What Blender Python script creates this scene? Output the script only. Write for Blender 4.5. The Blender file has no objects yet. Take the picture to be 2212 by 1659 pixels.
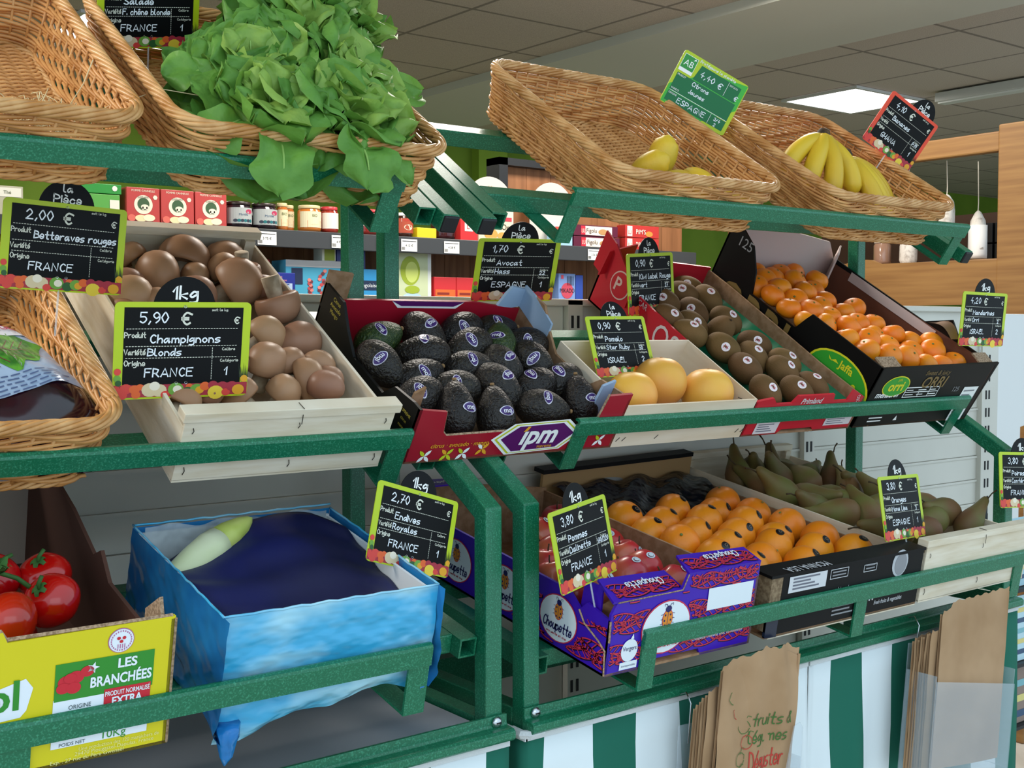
import bpy, math, random
from mathutils import Matrix, Vector, Euler
random.seed(7)
PI = math.pi
scene = bpy.context.scene
col = scene.collection
# ---------------------------------------------------------------- camera
cam_d = bpy.data.cameras.new('camera'); cam = bpy.data.objects.new('camera', cam_d); col.objects.link(cam)
cam_d.sensor_width = 36.0; cam_d.lens = 2600/2212*36; cam_d.clip_start = .05
cam.location = (0, 0, 1.5)
cam.rotation_euler = (math.radians(90-2.62), 0, math.radians(-37.7))
scene.camera = cam
# ---------------------------------------------------------------- light
scene.view_settings.view_transform = 'Standard'; scene.view_settings.look = 'None'
scene.view_settings.gamma = 1; scene.view_settings.use_curve_mapping = False
scene.view_settings.exposure = 0.0
world = bpy.data.worlds.new('daylight'); scene.world = world; world.use_nodes = True
bg = world.node_tree.nodes['Background']
bg.inputs[0].default_value = (.68, .86, 1.0, 1); bg.inputs[1].default_value = 1.36
def area(name, loc, target, sx, sy, power, color):
    d = bpy.data.lights.new(name, 'AREA'); d.shape = 'RECTANGLE'; d.size = sx; d.size_y = sy
    d.energy = power; d.color = color
    o = bpy.data.objects.new(name, d); col.objects.link(o); o.location = loc
    o.rotation_euler = (Vector(target)-Vector(loc)).to_track_quat('-Z', 'Y').to_euler()
    return o
area('shop_front_daylight', (-.6, -2.6, 3.0), (.7, 1.6, 1.1), 4.2, 2.0, 22, (.86, .94, 1.0))
# ---------------------------------------------------------------- helpers
def srgb(h):
    h = h.lstrip('#'); o = []
    for i in (0, 2, 4):
        c = int(h[i:i+2], 16)/255
        o.append(c/12.92 if c <= .04045 else ((c+.055)/1.055)**2.4)
    return (*o, 1)
MATS = {}
def mat(name, c, r=.5, c2=None, ns=20, lo=.4, hi=.6, bump=0, bs=60, metal=0, rv=0, st=(1, 1, 1), coat=0,
        alpha=1, trans=0, emit=0, spec=.5, det=3, bdist=.002, sss=0, ior=1.45):
    if name in MATS: return MATS[name]
    m = bpy.data.materials.new(name); m.use_nodes = True; nt = m.node_tree; N = nt.nodes; L = nt.links
    b = N['Principled BSDF']; c = srgb(c) if isinstance(c, str) else c
    b.inputs['Base Color'].default_value = c; b.inputs['Roughness'].default_value = r
    b.inputs['Metallic'].default_value = metal; b.inputs['Specular IOR Level'].default_value = spec
    b.inputs['IOR'].default_value = ior
    if coat: b.inputs['Coat Weight'].default_value = coat; b.inputs['Coat Roughness'].default_value = .12
    if alpha < 1: b.inputs['Alpha'].default_value = alpha
    if trans: b.inputs['Transmission Weight'].default_value = trans
    if sss: b.inputs['Subsurface Weight'].default_value = sss; b.inputs['Subsurface Radius'].default_value = (.01, .006, .003)
    if emit: b.inputs['Emission Color'].default_value = c; b.inputs['Emission Strength'].default_value = emit
    tc = N.new('ShaderNodeTexCoord'); mp = N.new('ShaderNodeMapping'); mp.inputs['Scale'].default_value = st
    L.new(tc.outputs['Object'], mp.inputs[0]); out = None
    if c2 is not None:
        c2 = srgb(c2) if isinstance(c2, str) else c2
        no = N.new('ShaderNodeTexNoise'); no.inputs['Scale'].default_value = ns; no.inputs['Detail'].default_value = det
        L.new(mp.outputs[0], no.inputs[0])
        mr = N.new('ShaderNodeMapRange'); mr.inputs[1].default_value = lo; mr.inputs[2].default_value = hi
        L.new(no.outputs[0], mr.inputs[0])
        mx = N.new('ShaderNodeMix'); mx.data_type = 'RGBA'; mx.inputs[6].default_value = c; mx.inputs[7].default_value = c2
        L.new(mr.outputs[0], mx.inputs[0]); out = mx.outputs[2]
    if rv:
        oi = N.new('ShaderNodeObjectInfo'); hs = N.new('ShaderNodeHueSaturation')
        m2 = N.new('ShaderNodeMapRange'); m2.inputs[3].default_value = 1-rv; m2.inputs[4].default_value = 1+rv
        m3 = N.new('ShaderNodeMapRange'); m3.inputs[3].default_value = .5-rv*.06; m3.inputs[4].default_value = .5+rv*.06
        L.new(oi.outputs['Random'], m2.inputs[0]); L.new(m2.outputs[0], hs.inputs['Value'])
        L.new(oi.outputs['Random'], m3.inputs[0]); L.new(m3.outputs[0], hs.inputs['Hue'])
        if out: L.new(out, hs.inputs['Color'])
        else: hs.inputs['Color'].default_value = c
        out = hs.outputs[0]
    if out: L.new(out, b.inputs['Base Color'])
    if bump:
        n2 = N.new('ShaderNodeTexNoise'); n2.inputs['Scale'].default_value = bs; n2.inputs['Detail'].default_value = 2
        L.new(mp.outputs[0], n2.inputs[0])
        bp = N.new('ShaderNodeBump'); bp.inputs['Strength'].default_value = bump; bp.inputs['Distance'].default_value = bdist
        L.new(n2.outputs[0], bp.inputs['Height']); L.new(bp.outputs[0], b.inputs['Normal'])
    MATS[name] = m
    return m
ID = Matrix.Identity(4)
def TR(x, y, z): return Matrix.Translation((x, y, z))
def RX(a): return Matrix.Rotation(a, 4, 'X')
def RY(a): return Matrix.Rotation(a, 4, 'Y')
def RZ(a): return Matrix.Rotation(a, 4, 'Z')
def SC(x, y=None, z=None):
    y = x if y is None else y; z = x if z is None else z
    return Matrix.Diagonal((x, y, z, 1))
FRONT = RX(PI/2)          # (u, v, w) -> (x, -w, z): a drawing plane facing the viewer (-y)
class MB:
    def __init__(s): s.v = []; s.f = []; s.m = []
    def add(s, v, f, mi=0, T=None):
        n = len(s.v)
        if T is not None: v = [tuple(T @ Vector(p)) for p in v]
        s.v += [tuple(p) for p in v]; s.f += [tuple(i+n for i in q) for q in f]; s.m += [mi]*len(f)
        return s
    def box(s, x0, y0, z0, x1, y1, z1, mi=0, T=None):
        v = [(x0, y0, z0), (x1, y0, z0), (x1, y1, z0), (x0, y1, z0), (x0, y0, z1), (x1, y0, z1), (x1, y1, z1), (x0, y1, z1)]
        return s.add(v, [(3, 2, 1, 0), (4, 5, 6, 7), (0, 1, 5, 4), (1, 2, 6, 5), (2, 3, 7, 6), (3, 0, 4, 7)], mi, T)
    def prism(s, poly, w0, w1, mi=0, T=None):      # polygon (u, v), thickness along w
        n = len(poly); v = [(u, q, w0) for u, q in poly]+[(u, q, w1) for u, q in poly]
        f = [tuple(range(n-1, -1, -1)), tuple(range(n, 2*n))]+[(i, (i+1) % n, n+(i+1) % n, n+i) for i in range(n)]
        return s.add(v, f, mi, T)
    def flat(s, poly, w=0, mi=0, T=None):
        return s.add([(u, q, w) for u, q in poly], [tuple(range(len(poly)))], mi, T)
    def rect(s, u0, v0, u1, v1, w=0, mi=0, T=None): return s.flat([(u0, v0), (u1, v0), (u1, v1), (u0, v1)], w, mi, T)
    def oval(s, u, v, a, b, w=0, mi=0, T=None, n=28): return s.flat([(u+a*math.cos(i*2*PI/n), v+b*math.sin(i*2*PI/n)) for i in range(n)], w, mi, T)
    def tube(s, pts, r, n=8, mi=0, closed=False, T=None, caps=True):
        P = [Vector(p) for p in pts]; k = len(P); vs = []; fs = []; up = None
        for i in range(k):
            a = P[(i-1) % k] if (closed or i > 0) else P[i]; b = P[(i+1) % k] if (closed or i < k-1) else P[i]
            t = (b-a).normalized()
            if up is None:
                up = t.cross(Vector((0, 0, 1)))
                if up.length < .1: up = t.cross(Vector((0, 1, 0)))
            up = (up-t*up.dot(t)).normalized(); q = t.cross(up)
            rr = r[i] if isinstance(r, (list, tuple)) else r
            vs += [tuple(P[i]+(up*math.cos(j*2*PI/n)+q*math.sin(j*2*PI/n))*rr) for j in range(n)]
        for i in range(k if closed else k-1):
            a = i*n; b = ((i+1) % k)*n
            fs += [(a+j, a+(j+1) % n, b+(j+1) % n, b+j) for j in range(n)]
        if caps and not closed: fs += [tuple(range(n-1, -1, -1)), tuple(range((k-1)*n, k*n))]
        return s.add(vs, fs, mi, T)
    def lathe(s, prof, n=20, mi=0, T=None, wob=None):   # prof: (radius, z) from bottom to top
        vs = []; fs = []; k = len(prof)
        for i, (r, z) in enumerate(prof):
            for j in range(n):
                a = j*2*PI/n; rr = r*(wob(a, i/(k-1)) if wob else 1)
                vs.append((rr*math.cos(a), rr*math.sin(a), z))
        for i in range(k-1):
            fs += [(i*n+j, i*n+(j+1) % n, (i+1)*n+(j+1) % n, (i+1)*n+j) for j in range(n)]
        fs += [tuple(range(n-1, -1, -1)), tuple(range((k-1)*n, k*n))]
        return s.add(vs, fs, mi, T)
    def grid(s, fn, nu, nv, mi=0, T=None):
        vs = [fn(i/nu, j/nv) for j in range(nv+1) for i in range(nu+1)]
        w = nu+1
        return s.add(vs, [(j*w+i, j*w+i+1, (j+1)*w+i+1, (j+1)*w+i) for j in range(nv) for i in range(nu)], mi, T)
    def mesh(s, name, mats, smooth=False):
        me = bpy.data.meshes.new(name); me.from_pydata(s.v, [], s.f)
        for m in (mats if isinstance(mats, (list, tuple)) else [mats]): me.materials.append(m)
        me.polygons.foreach_set('material_index', s.m)
        if smooth: me.polygons.foreach_set('use_smooth', [True]*len(s.f))
        me.update()
        return me
    def obj(s, name, mats, parent=None, smooth=False, M=None, bevel=0, seg=2):
        return link(name, s.mesh(name, mats, smooth), parent, M, bevel, seg)
def split(mb, name, mats, parent, M=None, smooth=False):     # print that lies in far-apart places becomes one object per place
    n = len(mb.v); par = list(range(n))
    def find(i):
        while par[i] != i: par[i] = par[par[i]]; i = par[i]
        return i
    for q in mb.f:
        r = find(q[0])
        for i in q[1:]:
            s_ = find(i)
            if s_ != r: par[s_] = r
    isl = {}
    for q, mi in zip(mb.f, mb.m): isl.setdefault(find(q[0]), []).append((q, mi))
    B = []
    for k, L in isl.items():
        P_ = [mb.v[i] for q, _ in L for i in q]; lo = [min(c) for c in zip(*P_)]; hi = [max(c) for c in zip(*P_)]
        B.append([L, lo, hi, max(h-l for h, l in zip(hi, lo))])
    g = list(range(len(B)))
    def top(i):
        while g[i] != i: g[i] = g[g[i]]; i = g[i]
        return i
    for a in range(len(B)):
        for b in range(a):
            if top(a) == top(b): continue
            d = math.sqrt(sum(max(0, B[a][1][c]-B[b][2][c], B[b][1][c]-B[a][2][c])**2 for c in range(3)))
            if d <= max(.0185, .48*max(B[a][3], B[b][3])): g[top(a)] = top(b)
    G = {}
    for k in range(len(B)): G.setdefault(top(k), []).extend(B[k][0])
    out = []
    for L in G.values():
        o = MB(); idx = {}
        for q, mi in L:
            for i in q:
                if i not in idx: idx[i] = len(o.v); o.v.append(mb.v[i])
            o.f.append(tuple(idx[i] for i in q)); o.m.append(mi)
        out.append(o.obj(name, mats, parent, smooth, M))
    return out
def link(name, me, parent=None, M=None, bevel=0, seg=2):
    o = bpy.data.objects.new(name, me); col.objects.link(o)
    if parent: o.parent = parent
    if M is not None: o.matrix_local = M
    if bevel:
        b = o.modifiers.new('bevel', 'BEVEL'); b.width = bevel; b.segments = seg; b.limit_method = 'ANGLE'
    return o
def tag(o, label=None, cat=None, group=None, kind=None):
    if label: o['label'] = label
    if cat: o['category'] = cat
    if group: o['group'] = group
    if kind: o['kind'] = kind
    return o
def empty(name, M, label=None, cat=None, group=None):
    o = bpy.data.objects.new(name, None); col.objects.link(o); o.empty_display_size = .05
    o.matrix_world = M
    return tag(o, label, cat, group)
def dup(o, M=None, parent=None):
    c = o.copy(); col.objects.link(c)
    if parent: c.parent = parent
    if M is not None: c.matrix_local = M
    for ch in o.children: dup(ch, None, c)
    return c
class Proto:          # first use moves the thing itself, later uses copy it with its parts
    def __init__(s, o): s.o = o; s.used = False
    def put(s, M, label, cat, group=None):
        o = s.o if not s.used else dup(s.o)
        s.used = True; o.matrix_world = M
        return tag(o, label, cat, group)
ORD = ['first', 'second', 'third', 'fourth', 'fifth', 'sixth', 'seventh', 'eighth', 'ninth', 'tenth', 'eleventh', 'twelfth', 'thirteenth', 'fourteenth']
def rowlabel(pts, gap):     # pts (x, s): rows counted from the front, places counted from the left
    idx = sorted(range(len(pts)), key=lambda i: -pts[i][1]); rows = []
    for i in idx:
        if rows and abs(pts[rows[-1][0]][1]-pts[i][1]) < gap: rows[-1].append(i)
        else: rows.append([i])
    out = [None]*len(pts)
    for r, row in enumerate(rows):
        row.sort(key=lambda i: pts[i][0])
        rn = 'front row' if r == 0 else ('back row' if r == len(rows)-1 else ORD[r]+' row from front')
        for k, i in enumerate(row):
            pl = 'alone in' if len(row) == 1 else ('leftmost in' if k == 0 else 'rightmost in' if k == len(row)-1 else ORD[k]+' from left in')
            out[i] = pl+' '+rn
    return out
def relax(pts, x0, x1, s0, s1, k=.92, it=25):   # nudge fruit apart so that neighbours touch instead of merging
    P = [list(p) for p in pts]
    for _ in range(it):
        for i in range(len(P)):
            for j in range(i):
                dx = P[i][0]-P[j][0]; ds = P[i][1]-P[j][1]; dn = P[i][2]-P[j][2]
                d = math.sqrt(dx*dx+ds*ds+dn*dn)+1e-6; w = (P[i][3]+P[j][3])*k
                if d < w:
                    q = (w-d)/d*.25
                    P[i][0] += dx*q; P[i][1] += ds*q; P[j][0] -= dx*q; P[j][1] -= ds*q
        for p in P:
            p[0] = min(max(p[0], x0+p[3]), x1-p[3]); p[1] = min(max(p[1], s0+p[3]), s1-p[3])
    return P
class Tier:                  # sloping tray: x along the rack, s down the slope towards the front, n off the tray
    def __init__(s, y, z, deg): s.th = math.radians(deg); s.M = TR(0, y, z) @ RX(s.th)
    def at(s, x, ss, n, R=ID): return s.M @ TR(x, -ss, n) @ R
TOP = Tier(1.505, 1.672, 33.3); MID = Tier(1.50, 1.30, 31.5); LOW = Tier(1.32, .98, 10); LOWL = Tier(1.32, 1.025, 13)
# ---------------------------------------------------------------- lettering
GL = {'A': '02 39 62|14 54', 'B': '02 09|~09 48 46 06|~06 55 53 02', 'C': '~58 39 17 14 32 53', 'D': '02 09|~09 48 64 42 02', 'E': '59 09 02 52|06 46',
'F': '59 09 02|06 46', 'G': '~58 39 17 14 32 53 55|55 35', 'H': '02 09|52 59|05 55', 'I': '02 09', 'J': '~49 44 32 13', 'K': '02 09|59 05 52', 'L': '09 02 42',
'M': '02 09 35 69 62', 'N': '02 09 52 59', 'O': '~39 16 15 32 64 67 39', 'P': '02 09|~09 48 56 35 05', 'R': '02 09|~09 48 47 35 05|25 52', 'S': '~58 39 17 26 45 53 32 03',
'T': '09 69|39 32', 'U': '~09 04 32 54 59', 'V': '09 32 69', 'Y': '09 35 69|35 32', 'a': '~45 26 04 12 34 46|~46 42 53', 'b': '~09 02|~04 26 45 43 22 03',
'c': '~45 26 04 12 32 43', 'd': '~45 26 04 12 34 46|49 42', 'e': '~04 44 36 16 03 22 43', 'f': '~49 38 22|06 46', 'g': '~45 26 04 13 34 45|~46 41 20 00',
'h': '02 09|~04 26 45 42', 'i': '06 02|08 07', 'k': '02 09|45 04 42', 'l': '~09 03 22', 'm': '02 06|~05 26 34 32|~35 56 64 62', 'n': '02 06|~05 26 44 42',
'o': '~26 04 22 44 26', 'p': '00 06|~05 26 44 22 03', 'r': '02 06|~04 26 46', 's': '~46 26 05 14 34 43 22 02', 't': '~29 23 32 42|06 46', 'u': '~06 03 22 44 46|46 42',
'v': '06 22 46', 'w': '06 12 35 52 66', 'x': '06 42|46 02', 'y': '06 23|46 00', 'z': '06 46 02 42', '0': '~29 06 05 22 45 46 29', '1': '06 29 22', '2': '~07 29 47 35 02|02 52',
'3': '~08 29 47 26|~26 45 32 03', '4': '39 05 55|36 32', '5': '49 09 06|~06 36 44 22 03', '7': '09 49 12|15 45', '8': '~26 08 29 48 26 04 22 44 26', '9': '~47 29 07 25 47|~47 44 22',
'6': '~38 06 03 22 44 25 05', ',': '13 01', '.': '02 03', '/': '02 49', '\u20ac': '~68 39 17 14 32 53|06 46|05 45', '&': '~52 28 48 04 22 44', "'": '09 07', '-': '05 35'}
GL['\xe9'] = GL['e']+'|27 49'; GL['\xe8'] = GL['e']+'|38 19'; GL['\xea'] = GL['e']+'|18 29 38'; GL['\xcb'] = GL['E'].replace('59 09', '58 08').replace('9', '8')+'|19 29|39 49'
def strokes(text):
    x = 0; out = []
    for ch in text:
        if ch == ' ': x += 4; continue
        g = GL.get(ch)
        if not g: x += 4; continue
        w = 0
        for st in g.split('|'):
            sm = st[0] == '~'
            P = [(int(q[0]), int(q[1])-2) for q in st.strip('~').split()]
            w = max([w]+[p[0] for p in P])
            if sm and len(P) > 2:
                cl = P[0] == P[-1]; Q = []
                for i in range(len(P)-1):
                    a = P[i-1] if i > 0 else (P[-2] if cl else P[i]); b = P[i]; c = P[i+1]; d = P[i+2] if i+2 < len(P) else (P[1] if cl else c)
                    for k in range(4):
                        t = k/4
                        Q.append(tuple(.5*(2*b[z]+(c[z]-a[z])*t+(2*a[z]-5*b[z]+4*c[z]-d[z])*t*t+(3*b[z]-a[z]-3*c[z]+d[z])*t**3) for z in (0, 1)))
                P = Q+[P[-1]]
            out.append([(p[0]+x, p[1]) for p in P])
        x += w+1.8
    return out, x-1.8
def ribbon(mb, P, hw, w=0, mi=0, T=None):
    n = len(P); vs = []
    for i in range(n):
        a = P[max(0, i-1)]; b = P[min(n-1, i+1)]
        dx, dy = b[0]-a[0], b[1]-a[1]; L = math.hypot(dx, dy) or 1
        ex = -.7*hw if i == 0 else (.7*hw if i == n-1 else 0)
        nx, ny = -dy/L*hw, dx/L*hw; px, py = P[i][0]+dx/L*ex, P[i][1]+dy/L*ex
        vs += [(px+nx, py+ny, w), (px-nx, py-ny, w)]
    mb.add(vs, [(2*i+1, 2*i+3, 2*i+2, 2*i) for i in range(n-1)], mi, T)
def hand(mb, text, u, v, cap, hw=None, w=0, mi=0, T=None, align='l', maxw=None, slant=.06):
    S, wd = strokes(text); k = cap/7; kx = k
    if maxw and wd*k > maxw: kx = maxw/wd
    hw = hw or cap*.075; off = {'l': 0, 'c': -wd*kx/2, 'r': -wd*kx}[align]
    for P in S: ribbon(mb, [(u+off+p[0]*kx+p[1]*k*slant, v+p[1]*k) for p in P], hw, w, mi, T)
_tc = {}
def typed(mb, text, u, v, cap, w=0, mi=0, T=None, align='c', maxw=None, shear=0, bold=0, rot=0):
    key = (text, shear, bold)
    if key not in _tc:
        c = bpy.data.curves.new('t', 'FONT'); c.body = text; c.size = 1; c.shear = shear; c.offset = bold; c.resolution_u = 3
        o = bpy.data.objects.new('t', c); col.objects.link(o)
        dg = bpy.context.evaluated_depsgraph_get(); me = bpy.data.meshes.new_from_object(o.evaluated_get(dg))
        V = [tuple(q.co) for q in me.vertices]; Fc = [tuple(p.vertices) for p in me.polygons]
        bpy.data.objects.remove(o); bpy.data.curves.remove(c); bpy.data.meshes.remove(me)
        _tc[key] = (V, Fc)
    V, Fc = _tc[key]
    if not V: return
    k = cap/.69; x0 = min(q[0] for q in V); x1 = max(q[0] for q in V); wd = (x1-x0)*k; kx = k
    if maxw and wd > maxw: kx = k*maxw/wd; wd = maxw
    off = {'l': 0, 'c': -wd/2, 'r': -wd}[align]
    ca, sa = math.cos(rot), math.sin(rot)
    out = []
    for q in V:
        a, b = off+(q[0]-x0)*kx, q[1]*k
        out.append((u+a*ca-b*sa, v+a*sa+b*ca, w))
    mb.add(out, Fc, mi, T)
# ---------------------------------------------------------------- materials
GREEN = mat('green_hammered_paint', '#0f6646', .3, '#3a8e6c', 420, .5, .72, bump=.25, bs=420, bdist=.0006, spec=.6)
BLACKP = mat('black_plastic', '#15171b', .45)
STEEL = mat('steel', '#c9cccf', .25, metal=1)
WHITE = mat('white_print', '#f2f2ee', .5)
CHALK = mat('white_marker', '#e9eef2', .6)
BLACK = mat('black_print', '#101012', .5)
CARD = mat('brown_cardboard', '#9c7a5c', .8, '#8a6848', 60, bump=.1, bs=200)
CARDIN = mat('raw_cardboard_edge', '#a98f74', .9, '#7d654d', 300)
WICKER = mat('honey_wicker', '#d6a062', .42, '#b87f45', 25, .35, .65, spec=.5)
POPLAR = mat('poplar_wood', '#e0d5c0', .7, '#cdbc9e', 9, .35, .75, st=(1, 1, 9), bump=.1, bs=60)
PINE = mat('pine_wood', '#8f6a3c', .55, '#78532c', 4, .35, .7, st=(1, .6, 12))
STEMG = mat('stem_brown', '#4a3a22', .8)
# ================================================================ the room
def struct(name, mb, m, M=None, smooth=False): return tag(mb.obj(name, m, None, smooth, M), kind='structure')
FLOORM = mat('pale_floor_tile', '#c9c2b6', .4, '#bdb5a8', 6)
struct('floor', MB().box(-4, -1.5, -.1, 12, 6.7, 0), FLOORM)
def tile_mat(name, c, line, px_, py_, ox, oy):
    m = mat(name, c, .9, '#a3968a', 260, .35, .75, bump=.25, bs=300); nt = m.node_tree; N = nt.nodes; L = nt.links
    b = N['Principled BSDF']; src = b.inputs['Base Color'].links[0].from_socket
    tc = N.new('ShaderNodeTexCoord'); sp = N.new('ShaderNodeSeparateXYZ'); L.new(tc.outputs['Object'], sp.inputs[0]); hit = []
    for ax, per, o in ((0, px_, ox), (1, py_, oy)):
        a = N.new('ShaderNodeMath'); a.operation = 'SUBTRACT'; a.inputs[1].default_value = o-per*50; L.new(sp.outputs[ax], a.inputs[0])
        d = N.new('ShaderNodeMath'); d.operation = 'MODULO'; d.inputs[1].default_value = per; L.new(a.outputs[0], d.inputs[0])
        e = N.new('ShaderNodeMath'); e.operation = 'LESS_THAN'; e.inputs[1].default_value = .018; L.new(d.outputs[0], e.inputs[0]); hit.append(e)
    mx = N.new('ShaderNodeMath'); mx.operation = 'MAXIMUM'; L.new(hit[0].outputs[0], mx.inputs[0]); L.new(hit[1].outputs[0], mx.inputs[1])
    q = N.new('ShaderNodeMix'); q.data_type = 'RGBA'; L.new(mx.outputs[0], q.inputs[0]); L.new(src, q.inputs[6]); q.inputs[7].default_value = srgb(line)
    L.new(q.outputs[2], b.inputs['Base Color']); return m
CEIL = tile_mat('mineral_ceiling_tile', '#c6baad', '#847b72', .62, .5, 5.41, 4.005)
struct('ceiling', MB().box(-4, 1.0, 2.8, 12, 6.7, 2.9), CEIL)
CEILL = tile_mat('mineral_ceiling_tile_left', '#c6baad', '#847b72', .6, .5, 2.89, 4.005)
struct('trim_1', MB().box(-4, 1.05, 2.797, 3.66, 6.6, 2.8), CEILL)
struct('trim_2', MB().box(3.66, 1.05, 2.755, 4.45, 6.6, 2.8), mat('plaster_band', '#c4c4b8', .85))
WALLG = mat('lime_green_wall', '#6d8c26', .8, '#64841f', 3)
struct('wall_back', MB().box(-4, 6.6, 0, 12, 6.7, 2.9), WALLG)
struct('trim_3', MB().box(4.76, 6.52, 0, 5.0, 6.6, 2.8), mat('pale_green_pilaster', '#7fa030', .8))
struct('wall_left', MB().box(-4.1, 3.2, 0, -4, 6.7, 2.9), mat('cream_wall', '#b8b0a0', .8))
struct('wall_right', MB().box(12, .55, 0, 12.1, 6.7, 2.9), mat('dark_green_wall', '#3f5a22', .8))
LAMP = mat('lit_ceiling_panel', '#ffffff', .5, emit=3.2)
def lamp(x0, y0, x1, y1, label, power=18):
    area('panel_light', ((x0+x1)/2, (y0+y1)/2, 2.77), ((x0+x1)/2, (y0+y1)/2, 0), x1-x0, y1-y0, power, (1, .93, .83))
    t = empty('ceiling_panel_light', TR((x0+x1)/2, (y0+y1)/2, 2.79), label, 'ceiling light', 'square ceiling lights')
    hx, hy = (x1-x0)/2, (y1-y0)/2
    MB().box(-hx, -hy, -.006, hx, hy, .0).obj('diffuser', LAMP, t)
    f = MB()
    for a in ((-hx-.02, -hy-.02, hx+.02, -hy), (-hx-.02, hy, hx+.02, hy+.02), (-hx-.02, -hy, -hx, hy), (hx, -hy, hx+.02, hy)): f.box(a[0], a[1], -.008, a[2], a[3], .006)
    f.obj('frame', mat('white_metal', '#c8c8c4', .5), t)
lamp(5.43, 4.02, 6.02, 4.49, 'square white lit ceiling panel above the banana basket')
lamp(1.66, 5.0, 2.25, 5.5, 'square white lit ceiling panel half hidden behind the far left empty basket')
lamp(1.66, 2.5, 2.26, 3.0, 'added unseen fill light panel above the green racks, higher than the picture', 30)  # added out of view to light the shop and basket insides from above
lamp(-.74, 2.5, -.14, 3.0, 'added fill light panel above the left rack, outside the picture', 30)  # another unseen panel, added to brighten the interior on the left
lamp(-1.7, 1.4, -1.1, 1.9, 'added fill light panel left of the racks, outside the picture', 60)  # unseen warm fill, added for the dark shelving behind the left rack
lamp(3.0, 2.5, 3.6, 3.0, 'added fill light panel above the right end of the racks, outside the picture', 30)  # added beyond the frame to raise the interior light on the right
t = empty('ceiling_strip_light', TR(5.95, 3.3, 2.76), 'narrow grey metal strip light fixed under the ceiling at far right', 'ceiling light')
MB().box(-.05, -.75, -.02, .05, .55, .03).obj('housing', mat('grey_metal', '#b9bab5', .4), t, bevel=.004)
MB().box(-.035, -.74, -.028, .035, .54, -.02).obj('diffuser', mat('pale_diffuser', '#d6d7d2', .4), t)
# ================================================================ white slotted shelving behind the racks
GW = mat('white_steel_shelving', '#d2cfc4', .45, '#cac7bc', 3)
g = empty('gondola_shelving', TR(1.3, 1.95, 0), 'low white steel shelving with ribbed back panels and slotted uprights behind both green racks', 'shelving')
gx = lambda x: x-1.3
def panel(x0, x1, name='back_panel'):
    m = MB(); z = .1
    for h in (.35, .07, .33, .07, .07, .07, .07, .07, .07, .115, .175):
        m.box(gx(x0)+.002, .004, z, gx(x1)-.002, .02, z+h-.004); z += h
        m.box(gx(x0)+.002, .0, z-.008, gx(x1)-.002, .02, z-.002)
    m.box(gx(x0), .008, .1, gx(x1), .02, 1.56)
    return m.obj(name, GW, g)
xs = [-.6, .568, 1.668, 2.447, 3.275]
for a, b in zip(xs[:-1], xs[1:]): panel(a+.02, b-.02)
SLOT = mat('slot_shadow_steel', '#17181a', .7)
for x, w in zip(xs[1:], (.02, .02, .02, .042)):
    u = MB().box(gx(x)-w, -.012, .0, gx(x)+w, .025, 1.56)
    z = .15
    while z < 1.52:
        for dx in (-.009, .007): u.box(gx(x)-(.012 if w > .03 else 0)+dx-.003, -.0135, z, gx(x)-(.012 if w > .03 else 0)+dx+.003, -.011, z+.026, 1)
        z += .052
    u.obj('slotted_upright', [GW, SLOT], g)
MB().box(gx(-.6), -.012, 1.548, gx(3.23), .2, 1.563).obj('top_ledge', GW, g, bevel=.003)
m = MB().prism([(gx(3.325), .3), (gx(3.47), .3), (gx(3.47), 1.2), (gx(3.6), 1.22), (gx(3.6), 1.545), (gx(3.325), 1.545)], -.03, 0, 0, FRONT)
m.obj('end_panel', mat('white_end_board', '#dfe0de', .4), g, bevel=.004)
# ================================================================ dark grocery shelving in the background
SH = mat('anthracite_shelf', '#2b2d2f', .5)
s = empty('grocery_shelf', TR(2.2, 3.45, 0), 'anthracite grocery shelf with price rail and pine back wall deep in the shop', 'shelf')
sx = lambda x: x-2.2
MB().box(sx(-.5), .012, 1.795, sx(3.62), .36, 1.812).obj('shelf_board', SH, s)
MB().box(sx(-.5), 0, 1.757, sx(3.62), .012, 1.812).obj('price_rail', mat('dark_price_rail', '#3a3c3e', .4), s, bevel=.002)
MB().box(sx(-.5), .0, 1.56, sx(3.46), .36, 1.58).obj('shelf_board', SH, s)
PINEW = mat('knotty_pine_panel', '#a9744a', .6, '#7d4f2e', 5, .35, .7, st=(7, 1, .6))
m = MB(); x = -.5
while x < 3.6: m.box(sx(x), .36, .3, sx(x+.118), .375, 1.795); x += .12
m.obj('back_panel', PINEW, s)
m = MB(); x = 2.74
while x < 3.6: m.box(sx(x), .16, 1.812, sx(x+.118), .175, 2.11); x += .12
m.obj('upper_back_panel', mat('orange_pine_panel', '#9a6640', .6, '#80522f', 5, .35, .7, st=(7, 1, .6)), s)
m = MB().box(sx(2.70), .12, 1.812, sx(2.74), .2, 2.135); m.box(sx(2.70), .12, 2.108, sx(3.7), .2, 2.135)
m.obj('frame', BLACKP, s)
for k, (x, p) in enumerate(((1.70, '3.75 \u20ac'), (1.96, '4.92 \u20ac'), (2.13, ''), (2.225, '4.15 \u20ac'), (2.40, '4.38 \u20ac'), (3.06, '2.56 \u20ac'))):
    t = MB().rect(sx(x)-.032, 1.762, sx(x)+.032, 1.803, .003, 0, FRONT)
    if p: typed(t, p, sx(x), 1.778, .008, .0036, 1, FRONT)
    for q in range(7): t.rect(sx(x)-.03+q*.002, 1.766, sx(x)-.029+q*.002, 1.777, .0036, 1, FRONT)
    t.rect(sx(x)-.028, 1.795, sx(x)+.028, 1.797, .0036, 1, FRONT)
    t.obj('price_ticket', [WHITE, BLACK], s)
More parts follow.
